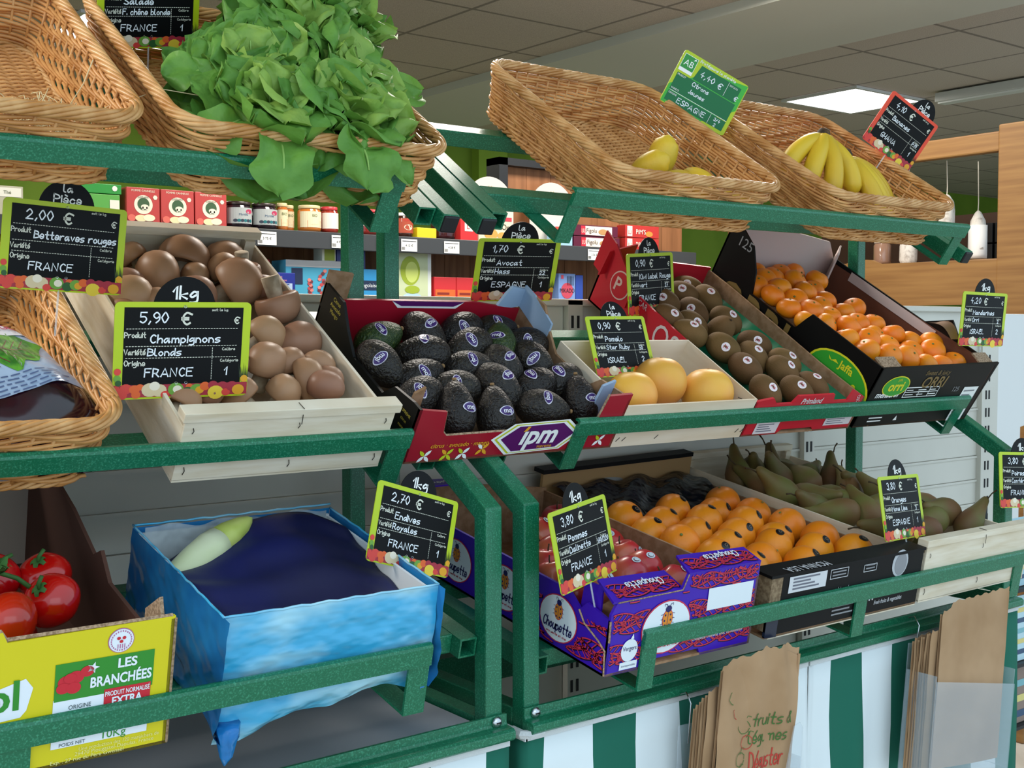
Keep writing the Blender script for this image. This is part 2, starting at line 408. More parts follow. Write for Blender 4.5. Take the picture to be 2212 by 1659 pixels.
def carton(name, label, x0, x1, z0, z1, d, c, cat='box', y=3.5, group=None, draw=None, cols=(), r=.4):
    o = empty(name, TR((x0+x1)/2, y, z0), label, cat, group); w = (x1-x0)/2; h = z1-z0
    MB().box(-w, 0, 0, w, d, h).obj('carton', mat('print_'+c, c, r), o, bevel=.0015)
    if draw:
        b = MB(); draw(b, w, h); split(b, 'printed_front', [mat('print_'+q, q, .5) for q in cols], o)
    return o
def tea(b, w, h):
    b.oval(0, .052, .028, .028, .0006, 0, FRONT); b.oval(0, .054, .018, .018, .0012, 1, FRONT)
    b.oval(.004, .046, .012, .007, .0018, 0, FRONT); b.rect(-.004, .036, .0, .046, .0018, 0, FRONT); b.rect(.008, .036, .012, .046, .0018, 0, FRONT)
    typed(b, 'POMME CANNELLE', 0, h-.012, .006, .0006, 0, FRONT, maxw=.07)
    typed(b, 'ELEPHANT', 0, .071, .006, .0024, 2, FRONT, maxw=.034)
    b.oval(-.008, .012, .018, .01, .003, 3, FRONT); b.oval(.016, .014, .018, .01, .0034, 4, FRONT); b.oval(-.036, .012, .012, .01, .0026, 5, FRONT)
    b.oval(.036, .075, .007, .007, .001, 0, FRONT, 6)
for k, (a, b_) in enumerate(((1.277, 1.377), (1.381, 1.484), (1.488, 1.590))):
    carton('tea_box', 'red apple and cinnamon tea box, %s of the three on the grocery shelf' % ('leftmost', 'middle', 'rightmost')[k], a, b_, 1.815, 1.917, .07, '#b8423e', group='red tea boxes', draw=tea, cols=('#e6dfc8', '#3c5a3a', '#39402f', '#e8d8a8', '#efe4c0', '#d8685a'))
carton('green_tea_box', 'bright green tea box lying on top of another green box', 1.10, 1.262, 1.892, 1.92, .09, '#2f8f3a', draw=lambda b, w, h: b.oval(w-.02, .016, .008, .008, .001, 0, FRONT, 8), cols=('#e8e8d8',))
carton('green_tea_box', 'green tea box underneath, with white and orange corner label', 1.10, 1.257, 1.815, 1.89, .09, '#5aa348', draw=lambda b, w, h: (b.rect(w-.03, .03, w-.002, .06, .001, 0, FRONT), b.rect(w-.03, .018, w-.002, .034, .0016, 1, FRONT)), cols=('#e4e2d0', '#d59440'))
carton('tea_box', 'pale grey tea carton at far left edge above the beetroot sign', .90, .985, 1.815, 1.895, .09, '#b7b29a', draw=lambda b, w, h: (b.rect(-w+.005, .05, w-.005, .075, .001, 0, FRONT), typed(b, 'Th\xe9', 0, .058, .009, .002, 1, FRONT)), cols=('#e9e6d6', '#55603a'))
def jar(label, x0, x1, h, body, lid, lab, draw, cols, z=1.815, name='jam_jar', group=None, y=3.53):
    r = (x1-x0)/2; o = empty(name, TR((x0+x1)/2, y, z), label, 'jar', group)
    b = MB().lathe([(r*.8, 0), (r*.97, .004), (r, .012), (r, h*.78), (r*.86, h*.86), (r*.86, h*.9)], 28)
    b.obj('glass', mat('jar_'+body, body, .12, coat=.5), o, True)
    MB().lathe([(r*.92, h*.87), (r*.93, h*.88), (r*.93, h*.985), (r*.88, h)], 28).obj('lid', mat('lid_'+lid, lid, .35), o, True)
    if lab:
        n = 15; v = []; f = []
        for i in range(n):
            a = PI*1.08+i/(n-1)*PI*.84
            for zz in (h*.16, h*.76): v.append(((r+.0006)*math.cos(a), (r+.0006)*math.sin(a), zz))
        m = MB().add(v, [(2*i, 2*i+2, 2*i+3, 2*i+1) for i in range(n-1)])
        m.obj('label', mat('print_'+lab, lab, .5), o)
        if draw:
            b = MB(); draw(b, r, h)
            b.v = [(p[0], -math.sqrt(max(1e-6, (r+.0012)**2-p[0]**2))+p[1], p[2]) for p in b.v]
            split(b, 'label_print', [mat('print_'+q, q, .5) for q in cols], o)
    return o
def myrt(b, r, h):
    b.oval(r*.45, h*.62, .012, .007, 0, 0, FRONT); typed(b, 'Myrtille', 0, h*.46, .007, 0, 1, FRONT, maxw=r*1.3)
    for i in range(6): b.oval(-r*.6+i*r*.24, h*.27, .006, .005, 0, 2 if i % 2 else 3, FRONT, 10)
jar('blueberry jam jar with grey label, left one beside the tea boxes', 1.60, 1.684, .082, '#241820', '#2a1c18', '#a9adab', myrt, ('#b8345a', '#3d5a78', '#1d6a70', '#2b3344'), group='blueberry jam jars')
jar('blueberry jam jar with grey label, right one of the pair', 1.688, 1.772, .082, '#241820', '#2a1c18', '#a9adab', myrt, ('#b8345a', '#3d5a78', '#1d6a70', '#2b3344'), group='blueberry jam jars')
def apri(b, r, h):
    b.rect(-r*.6, h*.17, r*.6, h*.42, 0, 0, FRONT); typed(b, 'BIO', 0, h*.56, .008, 0, 1, FRONT, maxw=r); typed(b, 'Abricot', 0, h*.26, .006, 0, 2, FRONT, maxw=r*.9)
jar('slim orange jam jar with cream label beside the blueberry jam', 1.776, 1.812, .088, '#b5672c', '#c9b88a', '#dcd2a8', apri, ('#d0602c', '#5a6a34', '#f0e0c0'))
jar('slim orange jam jar partly behind its neighbours', 1.815, 1.85, .086, '#b0642c', '#c9b88a', '#d8c8a0', apri, ('#c07848', '#5a6a34', '#f0e0c0'), y=3.56)
jar('wide apricot jam jar with BIO label', 1.853, 1.93, .086, '#b86d2c', '#c9b88a', '#ddd3b0', apri, ('#cf7444', '#5a6a34', '#f0e0c0'))
jar('red jam jar left of the green rear post', 1.935, 1.995, .086, '#8f2a1c', '#b8343a', '#e0d6cc', None, ())
jar('red jam jar seen between the two green rear posts', 2.07, 2.15, .086, '#7c2018', '#b8343a', None, None, ())
def nut(b, r, h):
    b.rect(-r*.7, h*.62, r*.7, h*.77, 0, 0, FRONT); typed(b, 'nutella', 0, h*.65, .009, 0, 1, FRONT, maxw=r*1.2); b.oval(0, h*.4, r*.5, h*.12, 0, 2, FRONT)
jar('chocolate spread jar with white and red front beside the rear post', 2.222, 2.288, .083, '#3a1c10', '#e6e4de', '#a8472e', nut, ('#f0eee8', '#c8282c', '#dcc8b0'), name='spread_jar')
carton('yellow_packet', 'low yellow packet on the grocery shelf under the tube ends', 2.292, 2.372, 1.812, 1.85, .08, '#d8c21c', cat='packet')
jar('squat dark red jam jar behind the black tube caps', 2.376, 2.465, .075, '#3a0e14', '#5a1a20', None, None, ())
carton('biscuit_box', 'red biscuit box with white square beside the cream biscuit box', 2.475, 2.55, 1.812, 1.89, .05, '#cf2a2c', draw=lambda b, w, h: (b.rect(-.02, .035, .015, .07, .001, 0, FRONT), typed(b, 'L', -.004, .043, .02, .002, 1, FRONT)), cols=('#efe6da', '#c23a36'))
def dor(b, w, h):
    b.rect(-w, h-.014, w, h, .001, 0, FRONT); typed(b, "Petit d'Or", .005, h-.045, .02, .001, 1, FRONT, maxw=.13); b.oval(-.02, .03, .03, .02, .001, 2, FRONT); b.oval(.03, .025, .02, .014, .0014, 2, FRONT)
carton('biscuit_box', "cream biscuit box with red top edge behind the avocado sign badge", 2.555, 2.703, 1.812, 1.905, .05, '#ddd0b4', draw=dor, cols=('#c23a4a', '#3a2c20', '#d09c4c'))
carton('biscuit_box', 'small pale blue biscuit box left of the fig biscuit packs', 2.91, 2.996, 1.812, 1.885, .05, '#9cc4dc', draw=lambda b, w, h: (b.oval(0, .03, .02, .016, .001, 0, FRONT), b.rect(-w, h-.012, w, h, .001, 1, FRONT)), cols=('#b23a3a', '#d6483c'))
def figo(b, w, h):
    b.rect(-w*.5, .004, w*.72, h-.004, .001, 1, FRONT); b.rect(-w*.7, .004, -w*.5, h-.004, .0012, 0, FRONT); typed(b, 'LU', -w*.6, .012, .016, .002, 1, FRONT, maxw=.016)
    typed(b, 'Figolu', -w*.22, .014, .016, .002, 2, FRONT, maxw=.06); b.oval(w*.3, .018, .024, .011, .002, 3, FRONT); b.oval(w*.5, .014, .008, .007, .0024, 0, FRONT)
for k in range(2):
    carton('biscuit_pack', 'maroon fig biscuit pack, %s of the stacked pair' % ('lower', 'upper')[k], 3.004, 3.24-.01*k, 1.813+.044*k, 1.855+.044*k, .05, '#5a1430', cat='biscuits', group='fig biscuit packs', draw=figo, cols=('#c8283c', '#e8e0d0', '#4a2020', '#b98a58'))
def pims(b, w, h):
    b.rect(-w*.9, .004, -w*.6, h-.004, .0012, 1, FRONT); typed(b, 'LU', -w*.75, .012, .016, .002, 0, FRONT, maxw=.016); typed(b, "PiM'S", -w*.1, .014, .018, .002, 2, FRONT, maxw=.07); b.oval(w*.4, .016, .02, .011, .001, 3, FRONT)
for k in range(2):
    carton('biscuit_pack', 'red orange biscuit pack, %s one, right end of grocery shelf' % ('lower', 'upper')[k], 3.27, 3.455, 1.813+.05*k, 1.861+.05*k, .05, '#b9302c', cat='biscuits', group='orange biscuit packs', draw=pims, cols=('#c8283c', '#e8e0d0', '#f0e6d8', '#d98a3c'))
PLAC = mat('pale_placard', '#c9c4ba', .6)
for k, x in enumerate((2.65, 2.945)):
    o = empty('display_placard', TR(x, 3.56, 1.812), 'white round-topped display placard with gold crown, %s one' % ('left', 'right')[k], 'placard', 'crown placards')
    p = [(-.108, 0), (.108, 0), (.108, .13)]+[(.108*math.cos(i*PI/24), .137+.108*math.sin(i*PI/24)) for i in range(25)]+[(-.108, .13)]
    MB().prism(p, -.004, 0, 0, FRONT).obj('board', PLAC, o)
    m = MB().flat([(-.02, .185), (.02, .185), (.027, .208), (.012, .196), (.006, .213), (0, .197), (-.006, .213), (-.012, .196), (-.027, .208)], .001, 0, FRONT)
    m.obj('crown_emblem', mat('gold_print', '#a98c50', .5), o)
# lower shelf
o = jar('jam jar with red gingham lid behind the mushroom crate', 1.69, 1.748, .14, '#2b1414', '#b82a2c', '#d8d4c4', None, (), z=1.58, y=3.53)
def blue(b, w, h):
    b.rect(-w+.002, .006, w*.8, h*.66, .001, 0, FRONT); typed(b, 'Recette', -.01, h*.83, .008, .001, 1, FRONT, maxw=.07); typed(b, 'pour champagne', -.005, h*.73, .006, .001, 1, FRONT, maxw=.08)
    for i in range(5): b.rect(-w+.006, .012+i*.012, w*.6-.01*(i % 2), .015+i*.012, .0016, 2, FRONT)
carton('cocoa_box', 'dark blue and white packet with silver side beside the mushroom crate', 1.70, 1.808, 1.58, 1.678, .03, '#1c2a86', draw=blue, cols=('#a8bcd8', '#d88aa0', '#3c4c8c'), y=3.47)
def pale(b, w, h):
    b.rect(-w, h-.022, w, h, .001, 0, FRONT); b.rect(-w+.02, h*.45, -w+.06, h*.82, .001, 1, FRONT); b.rect(w-.055, .06, w, .09, .001, 1, FRONT); b.rect(w-.07, .064, w-.058, .084, .001, 2, FRONT)
    for x, z, k in ((-.01, .055, .9), (.03, .07, 1.5)):
        for i in range(9): b.oval(x+random.uniform(-.008, .008)*k, z+(-.022+i*.006)*k, .007, .006, .0012+i*.0001, 2+i % 3, FRONT, 8)
carton('biscuit_box', 'large pale blue biscuit box left of the rear posts', 1.79, 1.99, 1.58, 1.722, .1, '#4aa4c4', draw=pale, cols=('#c0c2c4', '#1d2c4c', '#b8484c', '#6a3038', '#d88078'))
carton('biscuit_box', 'blue box with Congolaise lettering between the rear posts', 2.0, 2.16, 1.58, 1.70, .1, '#2f8fc8', draw=lambda b, w, h: (b.rect(-w, .05, w, .082, .001, 0, FRONT), typed(b, 'Congolaise', .01, .06, .013, .002, 1, FRONT, maxw=.1)), cols=('#1a2a48', '#dfe6ec'))
carton('drink_box', 'small lime picture box standing on the pale blue box', 1.922, 1.972, 1.722, 1.768, .06, '#d4d8c8', draw=lambda b, w, h: b.rect(-w+.008, .002, w-.004, h-.008, .001, 0, FRONT), cols=('#8a9a2c',))
carton('tea_box', 'dark blue box on top of the blue box between posts', 1.976, 2.085, 1.70, 1.77, .06, '#1e2a6a')
def lime(b, w, h):
    b.rect(-w+.006, .02, w-.016, h-.012, .001, 0, FRONT); b.oval(-.008, .12, .04, .05, .0014, 1, FRONT); b.oval(-.002, .115, .026, .036, .0018, 2, FRONT); b.oval(.0, .055, .03, .014, .002, 1, FRONT); b.oval(0, .028, .04, .016, .0016, 3, FRONT)
carton('drink_box', 'tall white box picturing limes in a glass, right of the rear posts', 2.19, 2.35, 1.58, 1.781, .07, '#d6dcda', draw=lime, cols=('#c4d0a8', '#9cb030', '#c8d870', '#b4d4e0'))
for k, (a, b_) in enumerate(((2.362, 2.455), (2.457, 2.547))):
    carton('sugar_box', 'low red box with orange label, %s of the two beside the lime box' % ('left', 'right')[k], a, b_, 1.58, 1.682, .07, '#cc2c30', group='low red boxes', draw=lambda b, w, h: (b.rect(-w+.004, .03, w-.004, .058, .001, 0, FRONT), b.rect(-w+.012, .04, w-.03, .048, .0016, 1, FRONT)), cols=('#d8682c', '#8c2a1c'))
def mik(b, w, h):
    b.oval(0, .065, .03, .03, .001, 0, FRONT); typed(b, 'MIKADO', 0, .058, .016, .002, 1, FRONT, maxw=.072)
    for i in range(5): b.rect(.0+i*.007, .085, .003+i*.007, .12, .001, 1, FRONT)
    b.rect(-.03, h-.02, -.018, h-.006, .001, 0, FRONT)
carton('biscuit_box', 'blue and white chocolate stick box right of the avocado sign', 2.928, 3.011, 1.58, 1.71, .04, '#7c9ad0', draw=mik, cols=('#c8485c', '#16202c'))
carton('biscuit_box', 'plain dark blue box beside the chocolate stick box', 3.014, 3.05, 1.58, 1.706, .04, '#2c4aa4')
# ================================================================ pine display with dried sausages
w = empty('sausage_display', TR(4.1, 2.4, 0), 'pine wood display frame with dried sausages hanging inside, far right', 'display stand')
def wp(name, a, b): return MB().box(a[0]-4.1, a[1]-2.4, a[2], b[0]-4.1, b[1]-2.4, b[2]).obj(name, PINE, w, bevel=.006)
wp('post', (4.08, 2.26, 0), (4.16, 2.40, 2.24)); wp('post', (4.08, 3.62, 0), (4.16, 3.70, 2.24))
wp('top_beam', (4.09, 2.40, 2.145), (4.13, 3.62, 2.218)); wp('shelf_board', (4.13, 2.40, 1.74), (4.75, 3.62, 1.76)); wp('back_post', (4.66, 2.28, 0), (4.72, 2.36, 2.24))
p = [(-1.22, 1.59), (0, 1.59), (0, 1.752), (-.5, 1.758), (-.54, 1.775), (-.6, 1.78), (-.66, 1.765), (-1.22, 1.76)]
MB().prism(p, -.015, .005, 0, TR(.0, 0, 0) @ Matrix(((0, 0, 1, 0), (-1, 0, 0, 0), (0, 1, 0, 0), (0, 0, 0, 1)))).obj('front_board', PINE, w)
MB().box(.52, .0, 1.76, .56, 1.2, 1.98).obj('dark_back', mat('dark_walnut', '#3a2415', .7), w)
SAUS = mat('white_mould_skin', '#d3cec6', .8, '#9f958c', 60, .5, .75, bump=.3, bs=90)
STR = mat('cotton_string', '#cfc8b8', .9)
def sausage(x, y, z0, z1, r, ztop, label, paper=False):
    o = empty('dried_sausage', TR(x, y, z0), label, 'sausage', 'hanging dried sausages'); h = z1-z0
    MB().lathe([(r*.3, 0), (r*.8, h*.06), (r, h*.2), (r*.97, h*.55), (r*.8, h*.8), (r*.35, h*.96), (.004, h)], 16, wob=lambda a, t: 1+.07*math.sin(3*a+5*t)).obj('casing', SAUS, o, True)
    MB().tube([(0, 0, h), (.002, 0, h+.03), (-.005, 0, ztop-z0)], .002, 5).obj('string', STR, o)
    if paper: MB().lathe([(r*1.03, h*.02), (r*1.05, h*.1), (r*1.05, h*.7)], 16).obj('paper_label', mat('white_paper', '#e2e2e0', .7), o, True)
sausage(4.2, 2.68, 1.88, 2.02, .032, 2.15, 'white dried sausage hanging on a string near the pine post')
sausage(4.32, 2.62, 1.77, 1.96, .034, 2.15, 'white dried sausage in a paper sleeve, lower, close to the pine post', True)
sausage(4.22, 2.86, 1.745, 1.90, .035, 2.15, 'white dried sausage behind the end of the top green rail')
o = jar('small glass jar with white lid standing on the pine board', 4.18, 4.25, .1, '#8a6a58', '#d6d2ca', None, None, (), z=1.762, y=2.98)
for i in range(2):
    for j in range(2):
        b = empty('tea_tin', TR(4.5, 2.60+.12*i, 1.762+.085*j), 'black box with round pale emblem, %s %s of four in the pine display' % (('lower', 'upper')[j], ('right', 'left')[i]), 'box', 'black boxes in pine display')
        MB().box(0, -.055, 0, .1, .055, .08).obj('carton', mat('black_carton', '#16181c', .5), b, bevel=.002)
        MB().oval(0, .045, .026, .026, .001, 0, RZ(-PI/2) @ FRONT).obj('emblem', mat('print_#a8aca4', '#a8aca4', .5), b)
# ================================================================ green metal racks
YZ = Matrix(((0, 0, 1, 0), (1, 0, 0, 0), (0, 1, 0, 0), (0, 0, 0, 1)))   # polygon (y, z), thickness along x
def to_y(T, poly): return poly
def make_rack(label, x0, x1, rails, low, deck):
    R = empty('display_rack', TR(x0, 1.40, 0), label, 'display rack', 'green produce racks'); K = TR(-x0, -1.40, 0)
    frame = [(1.40, 0), (1.43, 0), (1.43, 1.2215), (1.79, 1.442), (1.79, 1.478), (1.40, 1.2387)]
    for a in (x0, x1-.03):
        MB().prism(frame, a, a+.03, 0, K @ YZ).obj('side_frame', GREEN, R, bevel=.0025)
        MB().box(a, 1.79, 0, a+.03, 1.82, 1.825, 0, K).obj('rear_post', GREEN, R, bevel=.0025)
        MB().box(a, .0, -.03, a+.03, .46, 0, 0, K @ TOP.M).obj('top_arm', GREEN, R, bevel=.002)
        MB().box(a+.001, -.004, -.029, a+.029, .001, -.001, 0, K @ TOP.M).obj('end_cap', BLACKP, R, bevel=.004)
        MB().box(a, 1.43, .895, a+.03, 1.79, .925, 0, K).obj('side_rail', GREEN, R, bevel=.002)
    def hollow(xa, xb, ya, yb, T, name):
        m = MB(); t = .003
        for b in ((xa, ya, -.03, xb, yb, -.03+t), (xa, ya, -t, xb, yb, 0), (xa, ya, -.03+t, xa+t, yb, -t), (xb-t, ya, -.03+t, xb, yb, -t)): m.box(*b, 0, K @ T)
        m.obj(name, GREEN, R)
    for T, (ra, rb), br, dep, fr in ((TOP.M, rails[0], (0, 1), .42, .02), (MID.M, rails[1], (0, 1), .44, .02), (low.M, rails[2], (0, .472 if deck else .5, 1), .50, .10)):
        hollow(x0+.033, x0+.063, fr, dep, T, 'tray_tube'); hollow(x1-.063, x1-.033, fr, dep, T, 'tray_tube')
        for y in ((.085, dep-.09) if fr < .05 else (.12, dep-.09)):
            MB().box(x0+.063, y, -.03, x1-.063, y+.03, 0, 0, K @ T).obj('cross_tube', GREEN, R, bevel=.002)
        prof = [(-.005, .036), (-.009, .036), (-.009, .061), (-.007, .0645), (-.002, .066), (.003, .0645), (.005, .061), (.003, .059), (-.001, .0605), (-.005, .058)]
        MB().prism(prof, ra, rb, 0, K @ T @ YZ).obj('retaining_rail', GREEN, R)
        for q in br:
            c = ra+.016+q*(rb-ra-.032)
            pr = [(.10, -.034), (.10, -.030), (-.001, -.030), (-.001, .056), (-.005, .056), (-.005, -.034)]
            MB().prism(pr, c-.016, c+.016, 0, K @ T @ YZ).obj('rail_bracket', GREEN, R)
    pr = [(1.394, .932), (1.40, .932), (1.40, .897), (1.376, .897), (1.372, .901), (1.372, .911), (1.377, .9145), (1.392, .916), (1.394, .919)]
    MB().prism(pr, x0-.004, x1+.004, 0, K @ YZ).obj('base_rail', GREEN, R, bevel=.001)
    MB().box(x0, 1.79, .84, x1, 1.82, .90, 0, K).obj('base_rail', GREEN, R)
    for x in (x0+.016, x1-.016):
        b = MB().lathe([(.0085, 0), (.0085, .002), (.006, .005), (.002, .006)], 14, 0, TR(x-x0, -.007, .923) @ RX(PI/2)); b.box(-.004, -.0068, -.001, .004, -.0058, .001, 1, TR(x-x0, -.007, .923))
        b.obj('bolt', [STEEL, BLACK], R, True)
    if deck: MB().box(x0+.03, 1.43, .903, x1-.035, 1.78, .918, 0, K).obj('deck_board', mat('grey_deck', '#8e949c', .5), R)
    return R
make_rack('green hammered metal display rack on the left, three sloping tiers', -.30, 1.064, ((-.12, .945), (-.12, .95), (-.12, .873)), LOWL, True)
make_rack('green hammered metal display rack on the right, three sloping tiers', 1.105, 2.465, ((1.262, 2.385), (1.268, 2.395), (1.262, 2.35)), LOW, False)
# ---------------------------------------------------------------- striped cloth skirts
def stripes(name, per, duty, off):
    m = bpy.data.materials.new(name); m.use_nodes = True; N = m.node_tree.nodes; L = m.node_tree.links; b = N['Principled BSDF']; b.inputs['Roughness'].default_value = .85
    uv = N.new('ShaderNodeTexCoord'); sp = N.new('ShaderNodeSeparateXYZ'); L.new(uv.outputs['UV'], sp.inputs[0])
    a = N.new('ShaderNodeMath'); a.operation = 'ADD'; a.inputs[1].default_value = off; L.new(sp.outputs[0], a.inputs[0])
    d = N.new('ShaderNodeMath'); d.operation = 'MODULO'; d.inputs[1].default_value = per; L.new(a.outputs[0], d.inputs[0])
    e = N.new('ShaderNodeMath'); e.operation = 'LESS_THAN'; e.inputs[1].default_value = duty; L.new(d.outputs[0], e.inputs[0])
    mx = N.new('ShaderNodeMix'); mx.data_type = 'RGBA'; mx.inputs[6].default_value = srgb('#e4ecee'); mx.inputs[7].default_value = srgb('#0b6450')
    L.new(e.outputs[0], mx.inputs[0]); L.new(mx.outputs[2], b.inputs['Base Color']); return m
def skirt(label, xa, xb, off, wrap, wave=.007):
    nu, nv = 110, 14; V = []; UV = []
    for j in range(nv+1):
        z = .893-j/nv*.79
        for i in range(nu+1):
            s = i/nu*(xb-xa+wrap)-wrap; amp = wave*min(1, j/4)
            if s < 0: x = xa; y = 1.388-s
            else: x = xa+s; y = 1.386
            if s < .012 and s > -.012: x += .003; y += .003
            V.append((x, y+amp*(math.sin(s*33+j*.12)+.5*math.sin(s*71+1)), z)); UV.append((s+3+amp*.9*math.sin(j*.9+s*9), 0))
    w = nu+1; Fc = [(j*w+i, (j+1)*w+i, (j+1)*w+i+1, j*w+i+1) for j in range(nv) for i in range(nu)]
    o = empty('striped_skirt', TR(xa, 1.386, .1), label, 'cloth', 'striped skirts')
    me = bpy.data.meshes.new('cloth'); me.from_pydata([(p[0]-xa, p[1]-1.386, p[2]-.1) for p in V], [], Fc); ul = me.uv_layers.new(name='UVMap')
    for lp in me.loops: ul.data[lp.index].uv = UV[lp.vertex_index]
    me.polygons.foreach_set('use_smooth', [True]*len(Fc)); me.materials.append(stripes('awning_stripe%d' % len(bpy.data.materials), .19, .093, off))
    c = link('cloth', me, o); sd = c.modifiers.new('thick', 'SOLIDIFY'); sd.thickness = .002
    b = MB().box(.0, -.002, .786, xb-xa, .003, .798)
    if wrap: b.box(-.002, -.002, .786, .003, wrap, .80); b.tube([(-.002, .03, .796), (-.003, .004, .796), (.006, -.004, .796), (.03, -.004, .796)], .007, 6)
    b.obj('velcro_band', mat('white_velcro', '#cfd2d2', .9, bump=.5, bs=400), o)
# uv u = s + 3 ; green where (u + off) mod .19 < .093
skirt('green and white striped cloth skirt hanging below the left rack', -.3, 1.066, -(1.024+.3+3) % .19, 0)
skirt('green and white striped cloth skirt with wrapped corner, left part under the right rack', 1.096, 1.752, (-(1.04-1.096+3)) % .19, .3)
skirt('green and white striped cloth skirt, right part beside the slit', 1.757, 2.468, (-(1.82-1.757+3)) % .19, 0)
# ================================================================ price signs
LIME = mat('lime_plastic', '#b3c81c', .4); SLATE = mat('slate_black', '#08090b', .5, spec=.2); REDP = mat('orange_red_plastic', '#e2482a', .4)
CLEAR = mat('clear_plastic', '#dfe6ea', .15, alpha=.35)
PRT = mat('cream_print', '#d8d8c8', .6)
SW, SHH = .18, .128
def rrect(w, h, r, n=5):
    o = []
    for cx, cy, a0 in ((w-r, h-r, 0), (-w+r, h-r, PI/2), (-w+r, -h+r, PI), (w-r, -h+r, 1.5*PI)):
        o += [(cx+r*math.cos(a0+i*PI/2/n), cy+r*math.sin(a0+i*PI/2/n)) for i in range(n+1)]
    return o
BOARD_L = MB().prism(rrect(SW/2, SHH/2, .007), -.0015, 0).mesh('board', LIME); BOARD_R = MB().prism(rrect(SW/2, SHH/2, .007), -.0015, 0).mesh('board', REDP)
SLATE_ME = MB().rect(-.078, -.045, .079, .057, .0003).mesh('slate', SLATE)
FCOL = [mat('print_'+c, c, .5) for c in ('#d8433a', '#e2632c', '#d9c49c', '#6ea03c', '#2c5a2c', '#e0a024', '#e8c83c', '#a82c3c', '#20301c', '#eadfc8')]
def strip_mesh():
    m = MB(); m.rect(-.0895, -.0615, .0895, -.045, .0002, 7); rnd = random.Random(3)
    F = [(-.085, -.052, .008, 0), (-.073, -.05, .008, 0), (-.078, -.058, .007, 0), (-.062, -.051, .007, 1), (-.06, -.058, .006, 1), (-.055, -.048, .005, 1), (-.042, -.052, .011, 2), (-.03, -.053, .01, 2), (-.036, -.047, .007, 9), (-.022, -.059, .006, 0),
         (-.008, -.052, .0105, 3), (-.006, -.052, .006, 9), (.01, -.049, .005, 1), (.008, -.056, .008, 4), (.02, -.053, .009, 3), (.024, -.054, .006, 5), (.031, -.049, .007, 1), (.042, -.048, .007, 7), (.055, -.051, .009, 7), (.046, -.058, .011, 6), (.06, -.058, .006, 0), (.068, -.05, .008, 7), (.077, -.055, .0085, 5),
         (-.0845, -.027, .0045, 0), (-.0845, -.036, .0045, 3), (-.083, -.042, .004, 4), (.0845, -.04, .005, 5)]
    for i, (u, v, r, c) in enumerate(F): m.oval(u, v, min(r, .0895-abs(u)), r*.85 if v < -.045 else r, .0004+i*.00002, c, None, 14)
    for i in range(6): m.flat([(.078+i*.002, -.038), (.08+i*.002, -.038), (.076+i*.0025, -.018-.003*(i % 3))], .0005, 8)
    return m.mesh('fruit_strip', FCOL)
STRIP = strip_mesh()
def print_mesh():
    m = MB(); h = lambda y: SHH/2-y
    for y in (.035, .058, .0735):
        u = -.075
        while u < .073: m.rect(u, h(y)-.0004, u+.0026, h(y)+.0004, .0006); u += .0038
    v = h(.0605)
    while v > h(.103): m.rect(.0385, v-.0024, .0393, v, .0006); v -= .0034
    for tx, u, y, c in (('Produit', -.077, .0465, .0072), ('Vari\xe9t\xe9', -.077, .069, .0072), ('Origine', -.077, .0835, .0072), ('Calibre', .052, .0645, .0036), ('Cat\xe9gorie', .05, .08, .0036), ('soit le kg', .036, .0115, .0032)): hand(m, tx, u, h(y), c, w=.0006, maxw=.027, slant=0, hw=c*.085)
    hand(m, '\u20ac', -.004, h(.0295), .0155, w=.0006, slant=0, hw=.0013); hand(m, '\u20ac', .067, h(.0285), .0088, w=.0006, slant=0, hw=.0008)
    return m.mesh('printed_grid', PRT)
PRINTG = print_mesh()
def ring_mesh():
    m = MB()
    for u, v in ((.0, .058), (-.008, -.0435), (.005, -.0435)): m.tube([(u+.0017*math.cos(i*PI/5), v+.0017*math.sin(i*PI/5), .0008) for i in range(10)], .0004, 5, 0, True)
    return m.mesh('eyelets', STEEL)
RINGS = ring_mesh()
KG = MB(); hand(KG, '1kg', 0, .012, .0165, w=.0006, align='c', slant=.03, hw=.0014); KG = KG.mesh('badge_lettering', WHITE)
PC = MB(); hand(PC, 'la', 0, .024, .0105, w=.0006, align='c', slant=0, hw=.0009); hand(PC, 'Pi\xe8ce', 0, .0085, .0115, w=.0006, align='c', slant=0, hw=.001); PC = PC.mesh('badge_lettering', WHITE)
DISC = MB().prism([(.041*math.cos(i*2*PI/40), .041*math.sin(i*2*PI/40)) for i in range(40)], -.0012, 0).mesh('unit_badge', SLATE)
def sign_matrix(p):
    X = Vector(p[3:6]).normalized(); Y = Vector(p[6:9]); Z = X.cross(Y).normalized(); Y = Z.cross(X); k = p[9]/SW
    return Matrix(((X.x, Y.x, Z.x, p[0]), (X.y, Y.y, Z.y, p[1]), (X.z, Y.z, Z.z, p[2]), (0, 0, 0, 1))), k
